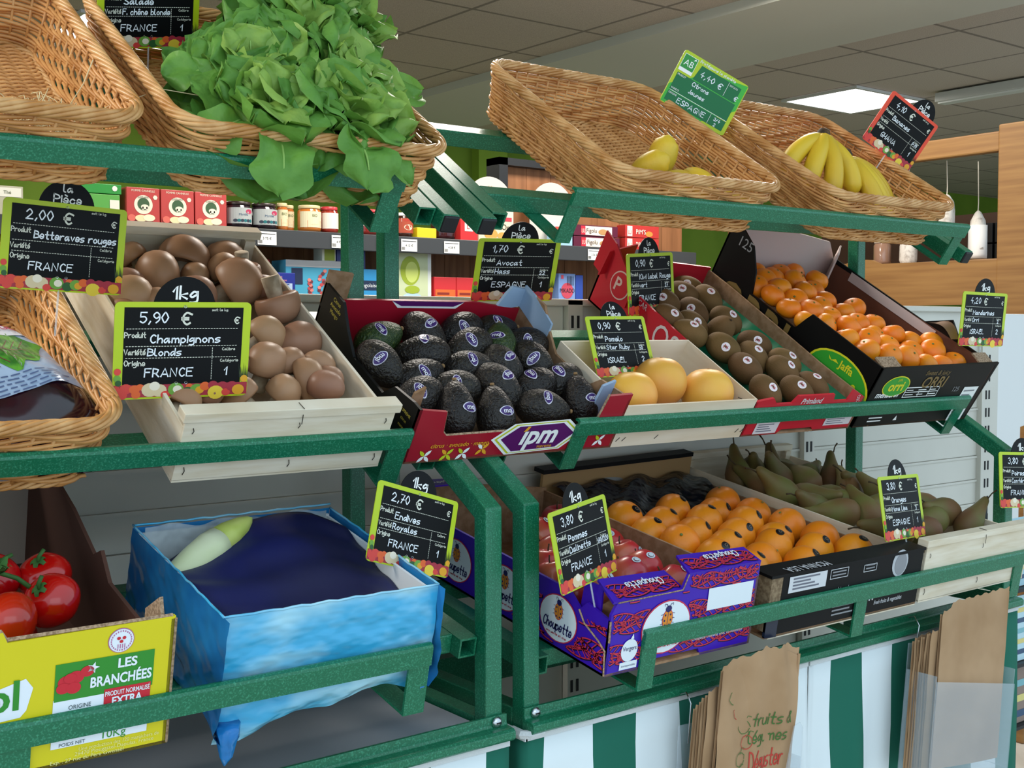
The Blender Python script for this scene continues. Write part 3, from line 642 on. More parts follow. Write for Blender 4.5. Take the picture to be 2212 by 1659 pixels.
def sign(p, label, price, prod, var, orig, cal='', cat_='1', badge='kg', board=BOARD_L, stick=.05, bx=0, sx=0):
    M, k = sign_matrix(p)
    B = M @ SC(k)
    o = empty('price_sign', M @ TR(0, -SHH/2*k, 0), label, 'price sign', 'slate price signs'); S = TR(0, SHH/2*k, 0) @ SC(k)
    link('board', board, o, S); link('slate', SLATE_ME, o, S); link('fruit_strip', STRIP, o, S); link('printed_grid', PRINTG, o, S); link('eyelets', RINGS, o, S)
    if badge:
        d = link('unit_badge', DISC, o, S @ TR(bx, .056, -.0025)); link('badge_lettering', KG if badge == 'kg' else PC, d)
    m = MB(); h = lambda y: SHH/2-y
    if price: hand(m, price, -.058, h(.027), .0135, w=.0008, maxw=.05, hw=.0009)
    if prod: hand(m, prod, -.045, h(.0535), .0105, w=.0008, maxw=.12, hw=.0009)
    if var: hand(m, var, -.047, h(.0705), .0095, w=.0008, maxw=.083, hw=.0008)
    if orig: hand(m, orig, -.05, h(.0985), .011, w=.0008, maxw=.075, hw=.0009)
    if cal: hand(m, cal, .058, h(.0725), .0075, w=.0008, align='c', maxw=.034, hw=.0007)
    if cat_: hand(m, cat_, .058, h(.098), .011, w=.0008, align='c', hw=.0009)
    split(m, 'handwriting', CHALK, o, M=S)
    if stick: MB().tube([(sx, -SHH/2+.002, -.001), (sx, -SHH/2-stick/k, -.001)], .0016, 6).obj('stick', CLEAR, o, M=S)
    return o
SG_champ = (0.6238, 1.511, 1.472, 0.9968, -0.07941, 0.006123, -0.02168, -0.1965, 0.9803, 0.18)
SG_better = (0.5138, 1.641, 1.608, 0.9969, 0.06548, -0.04374, 0.05149, -0.1219, 0.9912, 0.1656)
SG_avocat = (1.368, 1.757, 1.608, 0.9822, -0.1872, 0.0152, -0.07947, -0.3409, 0.9367, 0.1692)
SG_kiwi = (1.737, 1.781, 1.593, 0.9712, 0.2277, 0.06971, -0.07039, -0.005136, 0.9975, 0.1746)
SG_pomelo = (1.492, 1.606, 1.469, 0.9963, 0.08538, 0.01137, -0.03492, 0.2796, 0.9595, 0.1584)
SG_citron = (1.822, 1.717, 1.979, 0.8569, -0.3009, -0.4185, 0.3053, -0.3579, 0.8824, 0.1584)
SG_banane = (2.313, 1.592, 1.933, 0.9232, -0.05984, -0.3796, 0.3155, -0.4461, 0.8375, 0.1674)
SG_mand = (2.454, 1.471, 1.521, 0.9991, -0.03716, -0.01817, 0.0151, -0.08116, 0.9966, 0.1674)
SG_endive = (0.9175, 1.412, 1.218, 0.9448, 0.1319, -0.2999, 0.2813, 0.1428, 0.949, 0.1566)
SG_pomme = (1.186, 1.357, 1.178, 0.9433, 0.3269, 0.05747, -0.1084, 0.1398, 0.9842, 0.171)
SG_orange = (1.978, 1.346, 1.162, 0.9874, 0.1501, -0.05018, 0.02269, 0.1795, 0.9835, 0.1692)
SG_poire = (2.453, 1.369, 1.175, 0.9936, -0.09241, -0.0654, 0.07359, 0.08815, 0.9934, 0.1674)
SG_chene = (0.6814, 1.762, 1.972, 0.989, -0.005184, 0.1476, -0.1342, -0.448, 0.8839, 0.1566)
sign(SG_champ, 'slate price sign reading Champignons 5,90, in front of the mushrooms', '5,90', 'Champignons', 'Blonds', 'FRANCE', stick=.03)
sign(SG_better, 'slate price sign reading Betteraves rouges 2,00 above the beetroot packs', '2,00', 'Betteraves rouges', '', 'FRANCE', cat_='', badge='pc', stick=.06, sx=-.004)
sign(SG_avocat, 'slate price sign reading Avocat 1,70 behind the avocados', '1,70', 'Avocat', 'Hass', 'ESPAGNE', '22', badge='pc', stick=.03)
sign(SG_kiwi, 'slate price sign reading Kiwi label Rouge 0,90 in the kiwi box', '0,90', 'Kiwi label Rouge', 'vert', 'FRANCE', '27', badge='pc', stick=.06)
sign(SG_pomelo, 'slate price sign reading Pomelo 0,90 behind the grapefruits', '0,90', 'Pomelo', 'Star Ruby', 'iSRA\xcbL', '50', '2', badge='pc', stick=.02)
sign(SG_banane, 'orange-red framed price sign reading Bananes 4,10, tilted above the bananas', '4,10', 'Bananes', '', 'GHANA', 'P.19', badge='pc', board=BOARD_R, stick=.08, bx=.028)
sign(SG_mand, 'slate price sign reading Mandarines 4,20 at the right of the mandarins', '4,20', 'Mandarines', 'Orri', 'iSRA\xcbL', '2', '2', stick=.05)
sign(SG_endive, 'slate price sign reading Endives 2,70 at the right corner of the blue box', '2,70', 'Endives', 'Royales', 'FRANCE', stick=.08)
sign(SG_pomme, 'slate price sign reading Pommes 3,80 stuck in the purple apple box', '3,80', 'Pommes', 'Dalinette', 'FRANCE', '170/220', stick=.06, sx=.0)
sign(SG_orange, 'slate price sign reading Oranges 3,80 at the right of the oranges', '3,80', 'Oranges', 'Mona Lisa', 'ESPAGNE', '3', stick=.035)
sign(SG_poire, 'slate price sign reading Poires 3,80, cut by the right edge of the picture', '3,80', 'Poires', 'Conf\xe9rence', 'FRANCE', stick=.05)
sign(SG_chene, 'slate price sign reading F. chêne blonde, beside the lettuces at top left', '1,50', 'Salade', 'F. ch\xeane blonde', 'FRANCE', badge='pc', stick=.08)
# the green organic sign of the lemons is laid out differently
M, k = sign_matrix(SG_citron); o = empty('price_sign', M @ TR(0, -SHH/2*k, 0), 'green organic price sign reading Citrons Jaunes 4,40, tilted above the lemon basket', 'price sign', 'slate price signs'); S = TR(0, SHH/2*k, 0) @ SC(k)
link('board', BOARD_L, o, S)
m = MB(); DG = mat('dark_green_print', '#0d6a3a', .5); MG = mat('mid_green_print', '#3fae3c', .5)
m.flat([(-.088, -.062), (.02, -.062), (.088, .0), (.088, .062), (-.01, .045), (-.088, -.02)], .0002, 1)
m.flat([(-.042+u, .032+v) for u, v in ((-.0, -.018), (.118, -.018), (.118, .018), (.006, .018))], .0004, 0); m.rect(-.082, -.03, .08, .012, .0004, 0); m.rect(-.082, -.056, .08, -.0325, .0004, 0)
split(m, 'green_panels', [DG, MG], o, M=S)
m = MB(); m.rect(-.085, .017, -.049, .057, .0005, 0); m.rect(-.084, .025, -.05, .056, .0007, 1); typed(m, 'AB', -.067, .032, .014, .0009, 0, maxw=.03); m.flat([(-.06, .049), (-.056, .055), (-.052, .052)], .0009, 0)
m.rect(.042, .016, .0428, .049, .0007, 0); m.rect(-.08, -.0312, .08, -.0302, .0007, 0); m.rect(.038, -.056, .0388, -.033, .0007, 0)
for tx, u, v in (('PRODUIT', -.08, .006), ('VARIETE', -.08, -.027), ('ORIGINE', -.08, -.0385), ('SOIT LE KG', .046, .042)): typed(m, tx, u, v, .004, .0008, 0, align='l', maxw=.022)
split(m, 'printed_grid', [WHITE, mat('print_#2f8f3a', '#2f8f3a', .5)], o, M=S)
m = MB(); hand(m, 'Prot\xe9geons la plan\xe8te', -.044, .054, .006, w=.0008, maxw=.12, hw=.0005); hand(m, '4,40', -.03, .026, .013, w=.0008, hw=.0009); hand(m, '\u20ac', .02, .024, .013, w=.0008, hw=.001); hand(m, '\u20ac', .07, .019, .01, w=.0008, hw=.0008)
hand(m, 'Citrons', -.038, .0, .009, w=.0008, hw=.0008); hand(m, 'Jaunes', -.038, -.018, .009, w=.0008, hw=.0008); hand(m, 'ESPAGNE', -.052, -.05, .0115, w=.0008, hw=.0009); hand(m, '3/4', .05, -.043, .007, w=.0008, hw=.0007); hand(m, '2', .055, -.0545, .007, w=.0008, hw=.0007)
split(m, 'handwriting', CHALK, o, M=S)
MB().tube([(.01, -.062, -.001), (.012, -.11, -.001)], .0016, 6).obj('stick', CLEAR, o, M=S)
# ================================================================ wicker baskets
def perim(hx, hy, r, n):           # points round a rounded rectangle, with the outward normal
    segs = []; sx_, sy_ = hx-r, hy-r
    L = [2*sy_, PI*r/2, 2*sx_, PI*r/2]*2; tot = sum(L); out = []
    st = [((hx, -sy_), (0, 1)), ((sx_, sy_), 0), ((sx_, hy), (-1, 0)), ((-sx_, sy_), 1), ((-hx, sy_), (0, -1)), ((-sx_, -sy_), 2), ((-sx_, -hy), (1, 0)), ((sx_, -sy_), 3)]
    for i in range(n):
        d = i/n*tot; k = 0
        while d > L[k] and k < 7: d -= L[k]; k += 1
        p, q = st[k]
        if k % 2 == 0: out.append((p[0]+q[0]*d, p[1]+q[1]*d, q[1], -q[0]))
        else:
            a = q*PI/2+d/r; out.append((p[0]+r*math.cos(a), p[1]+r*math.sin(a), math.cos(a), math.sin(a)))
    return out
def rope(mb, path, R_, r, strands, turns, n=6):     # path: (centre, normal, binormal)
    k = len(path)
    for s in range(strands):
        P = []
        for i, (c, a, b) in enumerate(path):
            t = i/k*turns*2*PI+s*2*PI/strands; P.append(c+a*math.cos(t)*R_+b*math.sin(t)*R_)
        mb.tube(P, r, n, 0, True)
BW, BL, BH = .412, .442, .098
def basket_parts():
    side = MB(); rows = 15; ns = 62; per = 5; n = ns*per
    def ring(t):     # t: 0 bottom, 1 rim
        return perim(BW/2-.024*(1-t), BL/2-.010*(1-t), .05-.008*(1-t), n)
    for k in range(rows):
        t = .04+.9*k/(rows-1); R = ring(t); z = .004+t*(BH-.012); P = []
        for i, (x, y, nx, ny) in enumerate(R):
            o = .0032*math.cos(PI*i/per*.5+PI*.5*(k % 4)); P.append((x+nx*o, y+ny*o, z+.0009*math.sin(PI*i/per*.5+k)))
        side.tube(P, .0029, 6, 0, True)
    a, b = ring(0), ring(1)
    for i in range(0, n, per):
        side.tube([(a[i][0], a[i][1], .002), (b[i][0], b[i][1], BH)], .0024, 5)
    Z = Vector((0, 0, 1))
    rim = MB(); b = perim(BW/2, BL/2, .05, 420); path = [(Vector((x, y, BH)), Vector((nx, ny, 0)), Z) for x, y, nx, ny in b]
    rope(rim, path, .0062, .0034, 7, 11)
    foot = MB(); a = perim(BW/2-.026, BL/2-.012, .042, 360); path = [(Vector((x, y, .006)), Vector((nx, ny, 0)), Z) for x, y, nx, ny in a]
    rope(foot, path, .0045, .003, 4, 22)
    fl = MB(); hx, hy = BW/2-.03, BL/2-.016; m = int(2*hy/.0062); st = 18
    for j in range(m):
        y = -hy+j*.0062; fl.tube([(-hx+i/(st*4)*2*hx, y, .007+.0025*math.cos(PI*i/4+PI*(j % 2))) for i in range(st*4+1)], .003, 5)
    for i in range(st+1): fl.tube([(-hx+i/st*2*hx, -hy, .007), (-hx+i/st*2*hx, hy, .007)], .0022, 4)
    return [('woven_sides', side.mesh('woven_sides', WICKER, True)), ('rolled_rim', rim.mesh('rolled_rim', mat('pale_wicker', '#cfa068', .4, '#b27c42', 25), True)),
            ('braided_foot', foot.mesh('braided_foot', mat('pale_wicker', ''), True)), ('woven_base', fl.mesh('woven_base', WICKER, True))]
BP = basket_parts()
def basket(T, x1, label, s=-.001):      # x1: outer right edge of the rim
    o = empty('wicker_basket', T.at(x1-BW/2, s-BL/2, .001), label, 'basket', 'wicker baskets')
    for nm, me in BP: link(nm, me, o)
    return o
basket(TOP, .556, 'empty wicker basket with straw wisps, far left of top tier')
basket(TOP, 1.012, 'wicker basket on top tier heaped with lettuces')
basket(TOP, 1.757, 'wicker basket on top tier with only a few lemons')
basket(TOP, 2.318, 'wicker basket holding bananas, right end of top tier')
basket(MID, .523, 'wicker basket of beetroot packs on the middle tier')
# straw left in the empty basket
m = MB(); rnd = random.Random(5)
for i in range(150):
    c = Vector((rnd.gauss(0, .035), rnd.gauss(0, .022), abs(rnd.gauss(0, .016)))); a = rnd.uniform(0, 2*PI); l = rnd.uniform(.015, .04); b = rnd.uniform(-.02, .03)
    P = [c+Vector((math.cos(a)*l*t, math.sin(a)*l*t, abs(b)*math.sin(t*PI)*.6+.006*t)) for t in (-1, -.5, 0, .5, 1)]
    m.tube([(p.x, p.y, max(.001, p.z)) for p in P], .0006, 4)
for P in ([(.03, 0, .01), (.1, .01, .05), (.15, .02, .07), (.2, .0, .075), (.24, .02, .1)], [(-.05, 0, .01), (-.08, .01, .05), (-.12, .02, .09)], [(.02, .01, .01), (.05, .03, .06), (.06, .04, .09)]): m.tube(P, .0008, 4)
tag(m.obj('straw', mat('dry_straw', '#d8c79a', .8), None, True, TOP.at(.475, -.12, .016)), 'tuft of pale dry straw left in the empty basket', 'straw', kind='stuff')
# ================================================================ lettuces
def leafmat(name, a, b):
    m = mat(name, a, .48, b, 26, .3, .7, bump=.6, bs=70, bdist=.004, spec=.4); nt = m.node_tree; bs = nt.nodes['Principled BSDF']
    tr = nt.nodes.new('ShaderNodeBsdfTranslucent'); mx = nt.nodes.new('ShaderNodeMixShader'); mx.inputs[0].default_value = .22
    tr.inputs[0].default_value = srgb('#86b045'); out = nt.nodes['Material Output']
    nt.links.new(bs.outputs[0], mx.inputs[1]); nt.links.new(tr.outputs[0], mx.inputs[2]); nt.links.new(mx.outputs[0], out.inputs[0]); return m
LEAF = [leafmat('lettuce_outer', '#5c8f3a', '#4a7c30'), leafmat('lettuce_mid', '#6ea044', '#588c38'), leafmat('lettuce_heart', '#94b453', '#7aa347'), mat('lettuce_rib', '#8fb45c', .5)]
def leaf(mb, base, yaw, elev, L, W, curl, rnd, mi):
    nu, nv = 10, 16; F = RZ(yaw); ph = [rnd.uniform(0, 6) for _ in range(5)]; twist = rnd.uniform(-.4, .4)
    def mid(v):
        a = elev-curl*v*v; return a
    pos = [(0., 0.)]
    for j in range(nv): a = mid((j+.5)/nv); pos.append((pos[-1][0]+math.cos(a)*L/nv, pos[-1][1]+math.sin(a)*L/nv))
    def fn(u, v):
        s = (u-.5)*2; j = v*nv; k = int(round(j)); r, z = pos[k]; a = mid(v)
        lobes = 1+.15*math.sin(v*13+ph[0]+(0 if s > 0 else 1.2))
        w = W*(.16+.84*math.sin(PI*min(1, v*.62+.06))**1.2)*(1 if v < .68 else math.sqrt(max(0, 1-((v-.68)/.322)**2)))*lobes
        x = s*w*.5; e = abs(s)**1.6
        up = .30*w*e*(.6-.9*v)+W*.085*e*math.sin(v*14+ph[1]+s*2)+W*.045*math.sin(s*6+ph[2])*math.sin(v*8+ph[3])+W*.05*abs(s)+W*.07*v**3*math.sin(s*6+ph[4])
        x += twist*v*v*W*.4
        return tuple(Vector(base)+F @ Vector((r-math.sin(a)*up, x, z+math.cos(a)*up)))
    mb.grid(fn, nu, nv, mi)
    mb.tube([Vector(base)+F @ Vector((pos[k][0]+math.sin(mid(k/nv))*.002, twist*(k/nv)**2*W*.4, pos[k][1]-math.cos(mid(k/nv))*.002)) for k in range(0, nv-3, 2)], [.0026*(1-k/nv)+.0004 for k in range(0, nv-3, 2)], 5, 3)
def lettuce(label, M, seed, size=1, droop=()):
    rnd = random.Random(seed); mb = MB()
    for ring_, (n, e0, L, W, cu, mi) in enumerate(((8, .2, .135, .115, .6, 0), (10, .55, .14, .115, .8, 0), (10, .9, .13, .11, 1.0, 1), (9, 1.2, .115, .095, 1.15, 1), (8, 1.4, .09, .075, 1.3, 2))):
        for i in range(n):
            leaf(mb, (0, 0, .008*ring_), 2*PI*(i+.5*(ring_ % 2))/n+rnd.uniform(-.25, .25), e0+rnd.uniform(-.18, .18), L*size*rnd.uniform(.85, 1.15), W*size*rnd.uniform(.95, 1.35), cu*rnd.uniform(.7, 1.5), rnd, mi if rnd.random() < .75 else min(2, mi+1))
    for yaw, e, L, W, cu in droop: leaf(mb, (.05*math.cos(yaw), .05*math.sin(yaw), .065), yaw, e, L, W, cu, rnd, 1)
    o = mb.obj('lettuce', LEAF, None, True, M); return tag(o, label, 'lettuce', 'heaped lettuces')
lettuce('green lettuce at the front left of the heap, a leaf hanging over the rail', TOP.at(.76, -.095, .05, RX(.35) @ RY(-.1)), 1, .88, ((-1.75, .35, .115, .085, 1.75), (-2.6, .3, .085, .07, 1.2)))
lettuce('green lettuce at the front right of the heap, spilling over the rim', TOP.at(.86, -.098, .055, RX(.35) @ RY(.15)), 2, .86, ((-1.75, .4, .105, .095, 1.6), (-.95, .3, .09, .08, 1.4)))
lettuce('green lettuce in the middle of the heap, its left leaves standing off the basket', TOP.at(.775, -.195, .07, RX(.35) @ RY(-.25)), 3, .84, ((3.3, .1, .08, .065, .4),))
lettuce('green lettuce on the right of the heap with a leaf pointing right', TOP.at(.895, -.19, .08, RX(.35) @ RY(.3)), 4, .82, ((.1, .15, .10, .075, .2),))
lettuce('green lettuce at the back of the heap, right of the price sign', TOP.at(.86, -.275, .11, RX(.35)), 5, .84)
lettuce('topmost green lettuce on the left, cut by the upper edge of the picture', TOP.at(.90, -.345, .145, RX(.25)), 6, .8)
lettuce('topmost green lettuce on the right, cut by the upper edge of the picture', TOP.at(.945, -.35, .12, RX(.25) @ RY(.2)), 7, .8)
# ================================================================ fruit in the top baskets
LEM = mat('lemon_peel', '#e0b72e', .42, '#c9ae34', 12, .35, .7, bump=.25, bs=160, rv=.12)
def lemon_me():
    p = []
    for i in range(19):
        t = i/18; z = (t-.5)*.078; r = .026*math.sqrt(max(0, 1-(2*t-1)**2))**.8
        if t > .86: r = max(r*.8, .007*(1-(t-.86)/.14))
        p.append((max(r, .0008), z))
    return MB().lathe(p, 20).mesh('lemon', LEM, True)
LM = lemon_me()
for (x, s, n, k, R), lb in zip(((1.585, -.175, .04, 1.05, RY(.5) @ RX(.4)), (1.65, -.22, .045, 1.1, RX(-.3) @ RY(.2)), (1.618, -.125, .036, .95, RY(1.5)), (1.672, -.13, .038, 1.05, RX(1.4)), (1.722, -.075, .036, .98, RZ(.5) @ RY(1.4))),
        ('greenish lemon, leftmost in the lemon basket', 'pointed greenish lemon standing behind the others', 'pale lemon at the rim between two larger ones', 'round yellow lemon, second from right by the rim', 'orange-yellow lemon, rightmost in the lemon basket')):
    tag(link('lemon', LM, None, TOP.at(x, s, n, R @ SC(k))), lb, 'lemon', 'lemons in the basket')
BAN = mat('banana_peel', '#d8b52c', .45, '#a98a24', 9, .55, .8, bump=.1, bs=40, rv=.06); BCR = mat('banana_tip', '#5a4020', .7, '#2c2012', 60)
def banana(parent, M, L=.17, bend=1.15, r=.0185):
    P = []; RR = []; k = 16
    for i in range(k+1):
        t = i/k; a = (t-.5)*bend; rad = L/bend
        P.append(Vector((rad*math.sin(a), 0, rad*(math.cos(a)-1))))
        e = 1
        if t < .2: e = .34+.66*math.sin(t/.2*PI/2)
        if t > .86: e = .28+.72*math.cos((t-.86)/.14*PI/2)
        RR.append(r*e)
    mb = MB(); mb.tube(P, RR, 10, 0)
    o = mb.obj('banana', BAN, parent, True, M); c = MB(); c.tube([P[-1]-(P[-1]-P[-2])*.1, P[-1]+(P[-1]-P[-2])*.5], .0052, 8); c.tube([P[0]+(P[0]-P[1])*1.6, P[0]+(P[1]-P[0])*.2], [.0075, .0068], 8)
    c.obj('banana_tip', BCR, o, True); return o
def bunch(label, M, n, spread, L):
    o = empty('banana_bunch', M, label, 'bananas', 'banana bunches')
    for i in range(n):
        a = (i-(n-1)/2)*spread
        banana(o, RZ(a) @ TR(L*.5, 0, .012*math.cos(a*2)) @ RX(-a*1.1), L*random.uniform(.94, 1.05), 1.25, .0205)
    MB().lathe([(.006, -.02), (.014, -.012), (.015, .004), (.01, .012), (.002, .014)], 12).obj('crown', BCR, o, True, RY(-.9) @ TR(0, 0, -.004)); return o
bunch('banana bunch at the back of the basket, dark crown uppermost', TOP.at(2.13, -.265, .125, RZ(-2.15) @ RY(.5)), 4, .42, .165)
bunch('banana bunch at the front of the basket, with a brown split neck', TOP.at(2.165, -.215, .105, RZ(-.95) @ RY(.5)), 6, .2, .185)
# ================================================================ vacuum packs of beetroot
BEET = mat('beetroot_skin', '#2a0a18', .15, '#1a0610', 20, coat=.6); FILM = mat('pale_blue_film', '#a9b9cc', .22, '#8fa3bb', 7, bump=.35, bs=30, bdist=.006)
def beetpack(label, x, s, n, rz, seed):
    rnd = random.Random(seed); o = empty('beetroot_pack', MID.at(x, s, n, RZ(rz)), label, 'food pack', 'beetroot packs')
    def h(u, v): return .048*max(0, math.sin(PI*u))**.45*max(0, math.sin(PI*v))**.45*(1+.16*math.sin(u*9+seed)*math.sin(v*8))
    B = MB(); B.grid(lambda u, v: ((u-.5)*.19, (v-.5)*.23, h(u, v)), 22, 22, 0); B.grid(lambda u, v: ((.5-u)*.19, (v-.5)*.23, 0.0), 4, 4, 0); B.obj('bag', BEET, o, True)
    def on(u, v, d): return ((u-.5)*.19, (v-.5)*.23, h(u, v)+d+.0012*math.sin(u*23+v*17))
    m = MB(); m.grid(lambda u, v: on(.04+u*.9, .22+v*.74, .0015), 20, 20, 0)
    m.obj('label', FILM, o, True)
    def cloth(mb, d): mb.v = [on(.5+p[0]/.19, .5+p[1]/.23, d) for p in mb.v]; return mb
    p = MB(); p.grid(lambda u, v: ((u-.5)*.165, .055+v*.03+.01*(u-.5), 0), 14, 2, 0); cloth(p, .0028).obj('title_band', mat('print_#d4d4da', '#d4d4da', .4), o)
    p = MB(); typed(p, 'BETTERAVES ROUGES', 0, .068, .013, 0, 0, None, maxw=.145, bold=.012, rot=.06); cloth(p, .0042).obj('lettering', mat('print_#a01c4c', '#a01c4c', .5), o)
    lf = MB()
    lf.grid(lambda u, v: (-.045+u*.13, .004+(v-.5)*.09*math.sin(PI*min(1, u*1.02))*(1+.2*math.sin(u*19))+.03*u, 0), 18, 8, 0); cloth(lf, .0026).obj('leaf_picture', mat('print_leaf', '#5a9a2c', .4, '#2f6a20', 60), o)
    v = MB(); v.grid(lambda u, q: (-.06+u*.125, -.008+.028*u+.004*(q-.5)*(1-u), 0), 12, 1, 0)
    for i in range(7):
        for sg in (1, -1): v.grid(lambda u, q, i=i, sg=sg: (-.045+i*.014+u*.02, -.004+i*.0038+sg*u*.024+.0014*(q-.5), 0), 4, 1, 0)
    cloth(v, .0036).obj('leaf_veins', mat('print_#7a2038', '#7a2038', .4), o)
    t = MB()
    for r_ in range(5):
        u = -.07
        while u < .06:
            w_ = rnd.uniform(.006, .018); t.rect(u, -.04-r_*.006, u+w_, -.038-r_*.006, 0); u += w_+.004
    cloth(t, .0032).obj('small_print', mat('print_#4a5a7c', '#4a5a7c', .5), o)
    return o
beetpack('beetroot pack with red lettering lying on top at the front of the basket', .41, -.15, .055, .3, 1)
beetpack('beetroot pack lower and nearer the rim, mostly hidden', .40, -.125, .016, .05, 4)
beetpack('beetroot pack at the back left, half cut by the picture edge', .315, -.235, .05, .45, 7)
MUSHROOMS=[(0.776,-0.527,0.07,0.035),(0.845,-0.52,0.07,0.0326),(0.693,-0.486,0.07,0.0205),(0.72,-0.44,0.07,0.0334),(0.78,-0.444,0.07,0.0222),(0.836,-0.459,0.07,0.0228),(0.833,-0.397,0.07,0.0342),(0.663,-0.41,0.07,0.0169),(0.632,-0.345,0.07,0.0314),(0.874,-0.387,0.07,0.0225),(0.58,-0.326,0.07,0.0186),(0.876,-0.33,0.07,0.0309),(0.823,-0.252,0.07,0.0267),(0.876,-0.242,0.07,0.03),(0.788,-0.169,0.07,0.0283),(0.828,-0.171,0.07,0.0219),(0.875,-0.17,0.07,0.0195),(0.839,-0.133,0.07,0.0271),(0.869,-0.126,0.07,0.0191),(0.791,-0.108,0.07,0.0224),(0.85,-0.096,0.07,0.0228),(0.577,-0.238,0.07,0.0244),(0.629,-0.257,0.07,0.029),(0.697,-0.295,0.07,0.0301),(0.733,-0.256,0.07,0.0301),(0.671,-0.182,0.07,0.0286),(0.728,-0.168,0.07,0.0264),(0.61,-0.161,0.07,0.0278),(0.57,-0.174,0.07,0.0187),(0.604,-0.085,0.07,0.0195),(0.668,-0.101,0.07,0.0227),(0.722,-0.1,0.07,0.0218),(0.752,-0.365,0.07,0.0286),(0.678,-0.342,0.07,0.0249)]
AVOCADOS=[(1.036,-0.267,0.048,0),(1.13,-0.278,0.048,0),(1.213,-0.294,0.048,0),(1.29,-0.294,0.048,0),(0.981,-0.187,0.048,0),(1.097,-0.215,0.048,0),(1.2,-0.242,0.048,0),(1.263,-0.233,0.048,0),(1.049,-0.145,0.048,0),(1.16,-0.172,0.048,0),(1.339,-0.239,0.048,0),(1.232,-0.176,0.048,0),(1.312,-0.182,0.048,0),(1.277,-0.123,0.048,0),(1.367,-0.139,0.048,0),(1.028,-0.11,0.048,0),(1.1,-0.119,0.048,0),(1.184,-0.117,0.048,0),(1.066,-0.056,0.048,0),(1.139,-0.047,0.048,0),(1.234,-0.053,0.048,0),(1.328,-0.067,0.048,0)]
GRAPEFRUIT=[(1.46,-0.072,0.06,0.0405),(1.548,-0.1,0.06,0.0452),(1.639,-0.066,0.06,0.0442)]
KIWIS=[(1.907,-0.482,0.065,0.0325),(1.873,-0.42,0.065,0.0338),(1.791,-0.389,0.065,0.0328),(1.913,-0.388,0.065,0.0338),(1.843,-0.348,0.065,0.0329),(1.717,-0.302,0.065,0.0315),(1.79,-0.292,0.065,0.032),(1.736,-0.248,0.065,0.0312),(1.904,-0.309,0.065,0.0331),(1.836,-0.261,0.065,0.0321),(1.787,-0.195,0.065,0.0348),(1.788,-0.126,0.065,0.0342),(1.906,-0.218,0.065,0.0323),(1.849,-0.166,0.065,0.0314),(1.922,-0.143,0.065,0.0318),(1.877,-0.108,0.065,0.0311),(1.773,-0.049,0.065,0.0298),(1.856,-0.04,0.065,0.0304),(1.924,-0.062,0.065,0.0311),(1.999,-0.497,0.065,0.0354)]
MANDARINS=[(2.052,-0.464,0.105,0.027),(2.133,-0.483,0.105,0.0276),(2.204,-0.494,0.105,0.0282),(2.119,-0.427,0.105,0.0272),(2.246,-0.465,0.105,0.0282),(2.03,-0.399,0.105,0.0265),(2.189,-0.448,0.105,0.0278),(2.261,-0.43,0.105,0.0281),(2.109,-0.379,0.105,0.0268),(2.191,-0.406,0.105,0.0275),(2.027,-0.344,0.105,0.0261),(2.242,-0.385,0.105,0.0277),(2.107,-0.33,0.105,0.0265),(2.189,-0.359,0.105,0.0272),(2.039,-0.291,0.105,0.0258),(2.185,-0.316,0.105,0.0269),(2.241,-0.334,0.105,0.0273),(2.107,-0.279,0.105,0.0262),(2.175,-0.264,0.105,0.0265),(2.244,-0.288,0.105,0.0271),(2.303,-0.302,0.105,0.0275),(2.043,-0.235,0.105,0.0255),(2.115,-0.233,0.105,0.0259),(2.243,-0.24,0.105,0.0267),(2.175,-0.208,0.105,0.0261),(2.295,-0.233,0.105,0.027),(2.129,-0.184,0.105,0.0257),(2.241,-0.192,0.105,0.0264),(2.171,-0.159,0.105,0.0258),(2.302,-0.179,0.105,0.0267),(2.231,-0.143,0.105,0.026),(2.156,-0.133,0.105,0.0255),(2.191,-0.097,0.105,0.0255),(2.364,-0.147,0.105,0.0269),(2.3,-0.115,0.105,0.0263),(2.241,-0.089,0.105,0.0257),(2.45,-0.134,0.105,0.0273),(2.372,-0.101,0.105,0.0266),(2.32,-0.078,0.105,0.0262),(2.465,-0.083,0.105,0.0271),(2.289,-0.076,0.105,0.026)]
APPLES=[(1.389,-0.393,0.072,0.0322),(1.339,-0.325,0.072,0.031),(1.284,-0.261,0.072,0.0298),(1.459,-0.261,0.072,0.0314),(1.448,-0.197,0.072,0.0322),(1.38,-0.163,0.072,0.0327),(1.453,-0.14,0.072,0.03),(1.311,-0.167,0.072,0.029),(1.241,-0.139,0.072,0.028),(1.251,-0.203,0.072,0.0289),(1.442,-0.347,0.072,0.0322),(1.371,-0.255,0.072,0.0305),(1.466,-0.453,0.072,0.0318),(1.488,-0.331,0.072,0.0307)]
ORANGES=[(1.61,-0.424,0.068,0.04),(1.599,-0.342,0.068,0.0388),(1.757,-0.436,0.068,0.0398),(1.682,-0.388,0.068,0.0403),(1.92,-0.448,0.068,0.0416),(1.848,-0.404,0.068,0.0403),(1.767,-0.357,0.068,0.0408),(1.695,-0.318,0.068,0.0395),(1.608,-0.266,0.068,0.0379),(1.919,-0.361,0.068,0.0405),(1.843,-0.316,0.068,0.0392),(1.774,-0.276,0.068,0.0398),(1.703,-0.237,0.068,0.0386),(1.626,-0.195,0.068,0.0389),(1.925,-0.276,0.068,0.0395),(1.839,-0.233,0.068,0.0399),(1.784,-0.192,0.068,0.0388),(1.708,-0.152,0.068,0.0375),(1.634,-0.117,0.068,0.0363),(1.919,-0.187,0.068,0.0383),(1.85,-0.146,0.068,0.0389),(1.767,-0.104,0.068,0.0375),(1.92,-0.107,0.068,0.0373)]
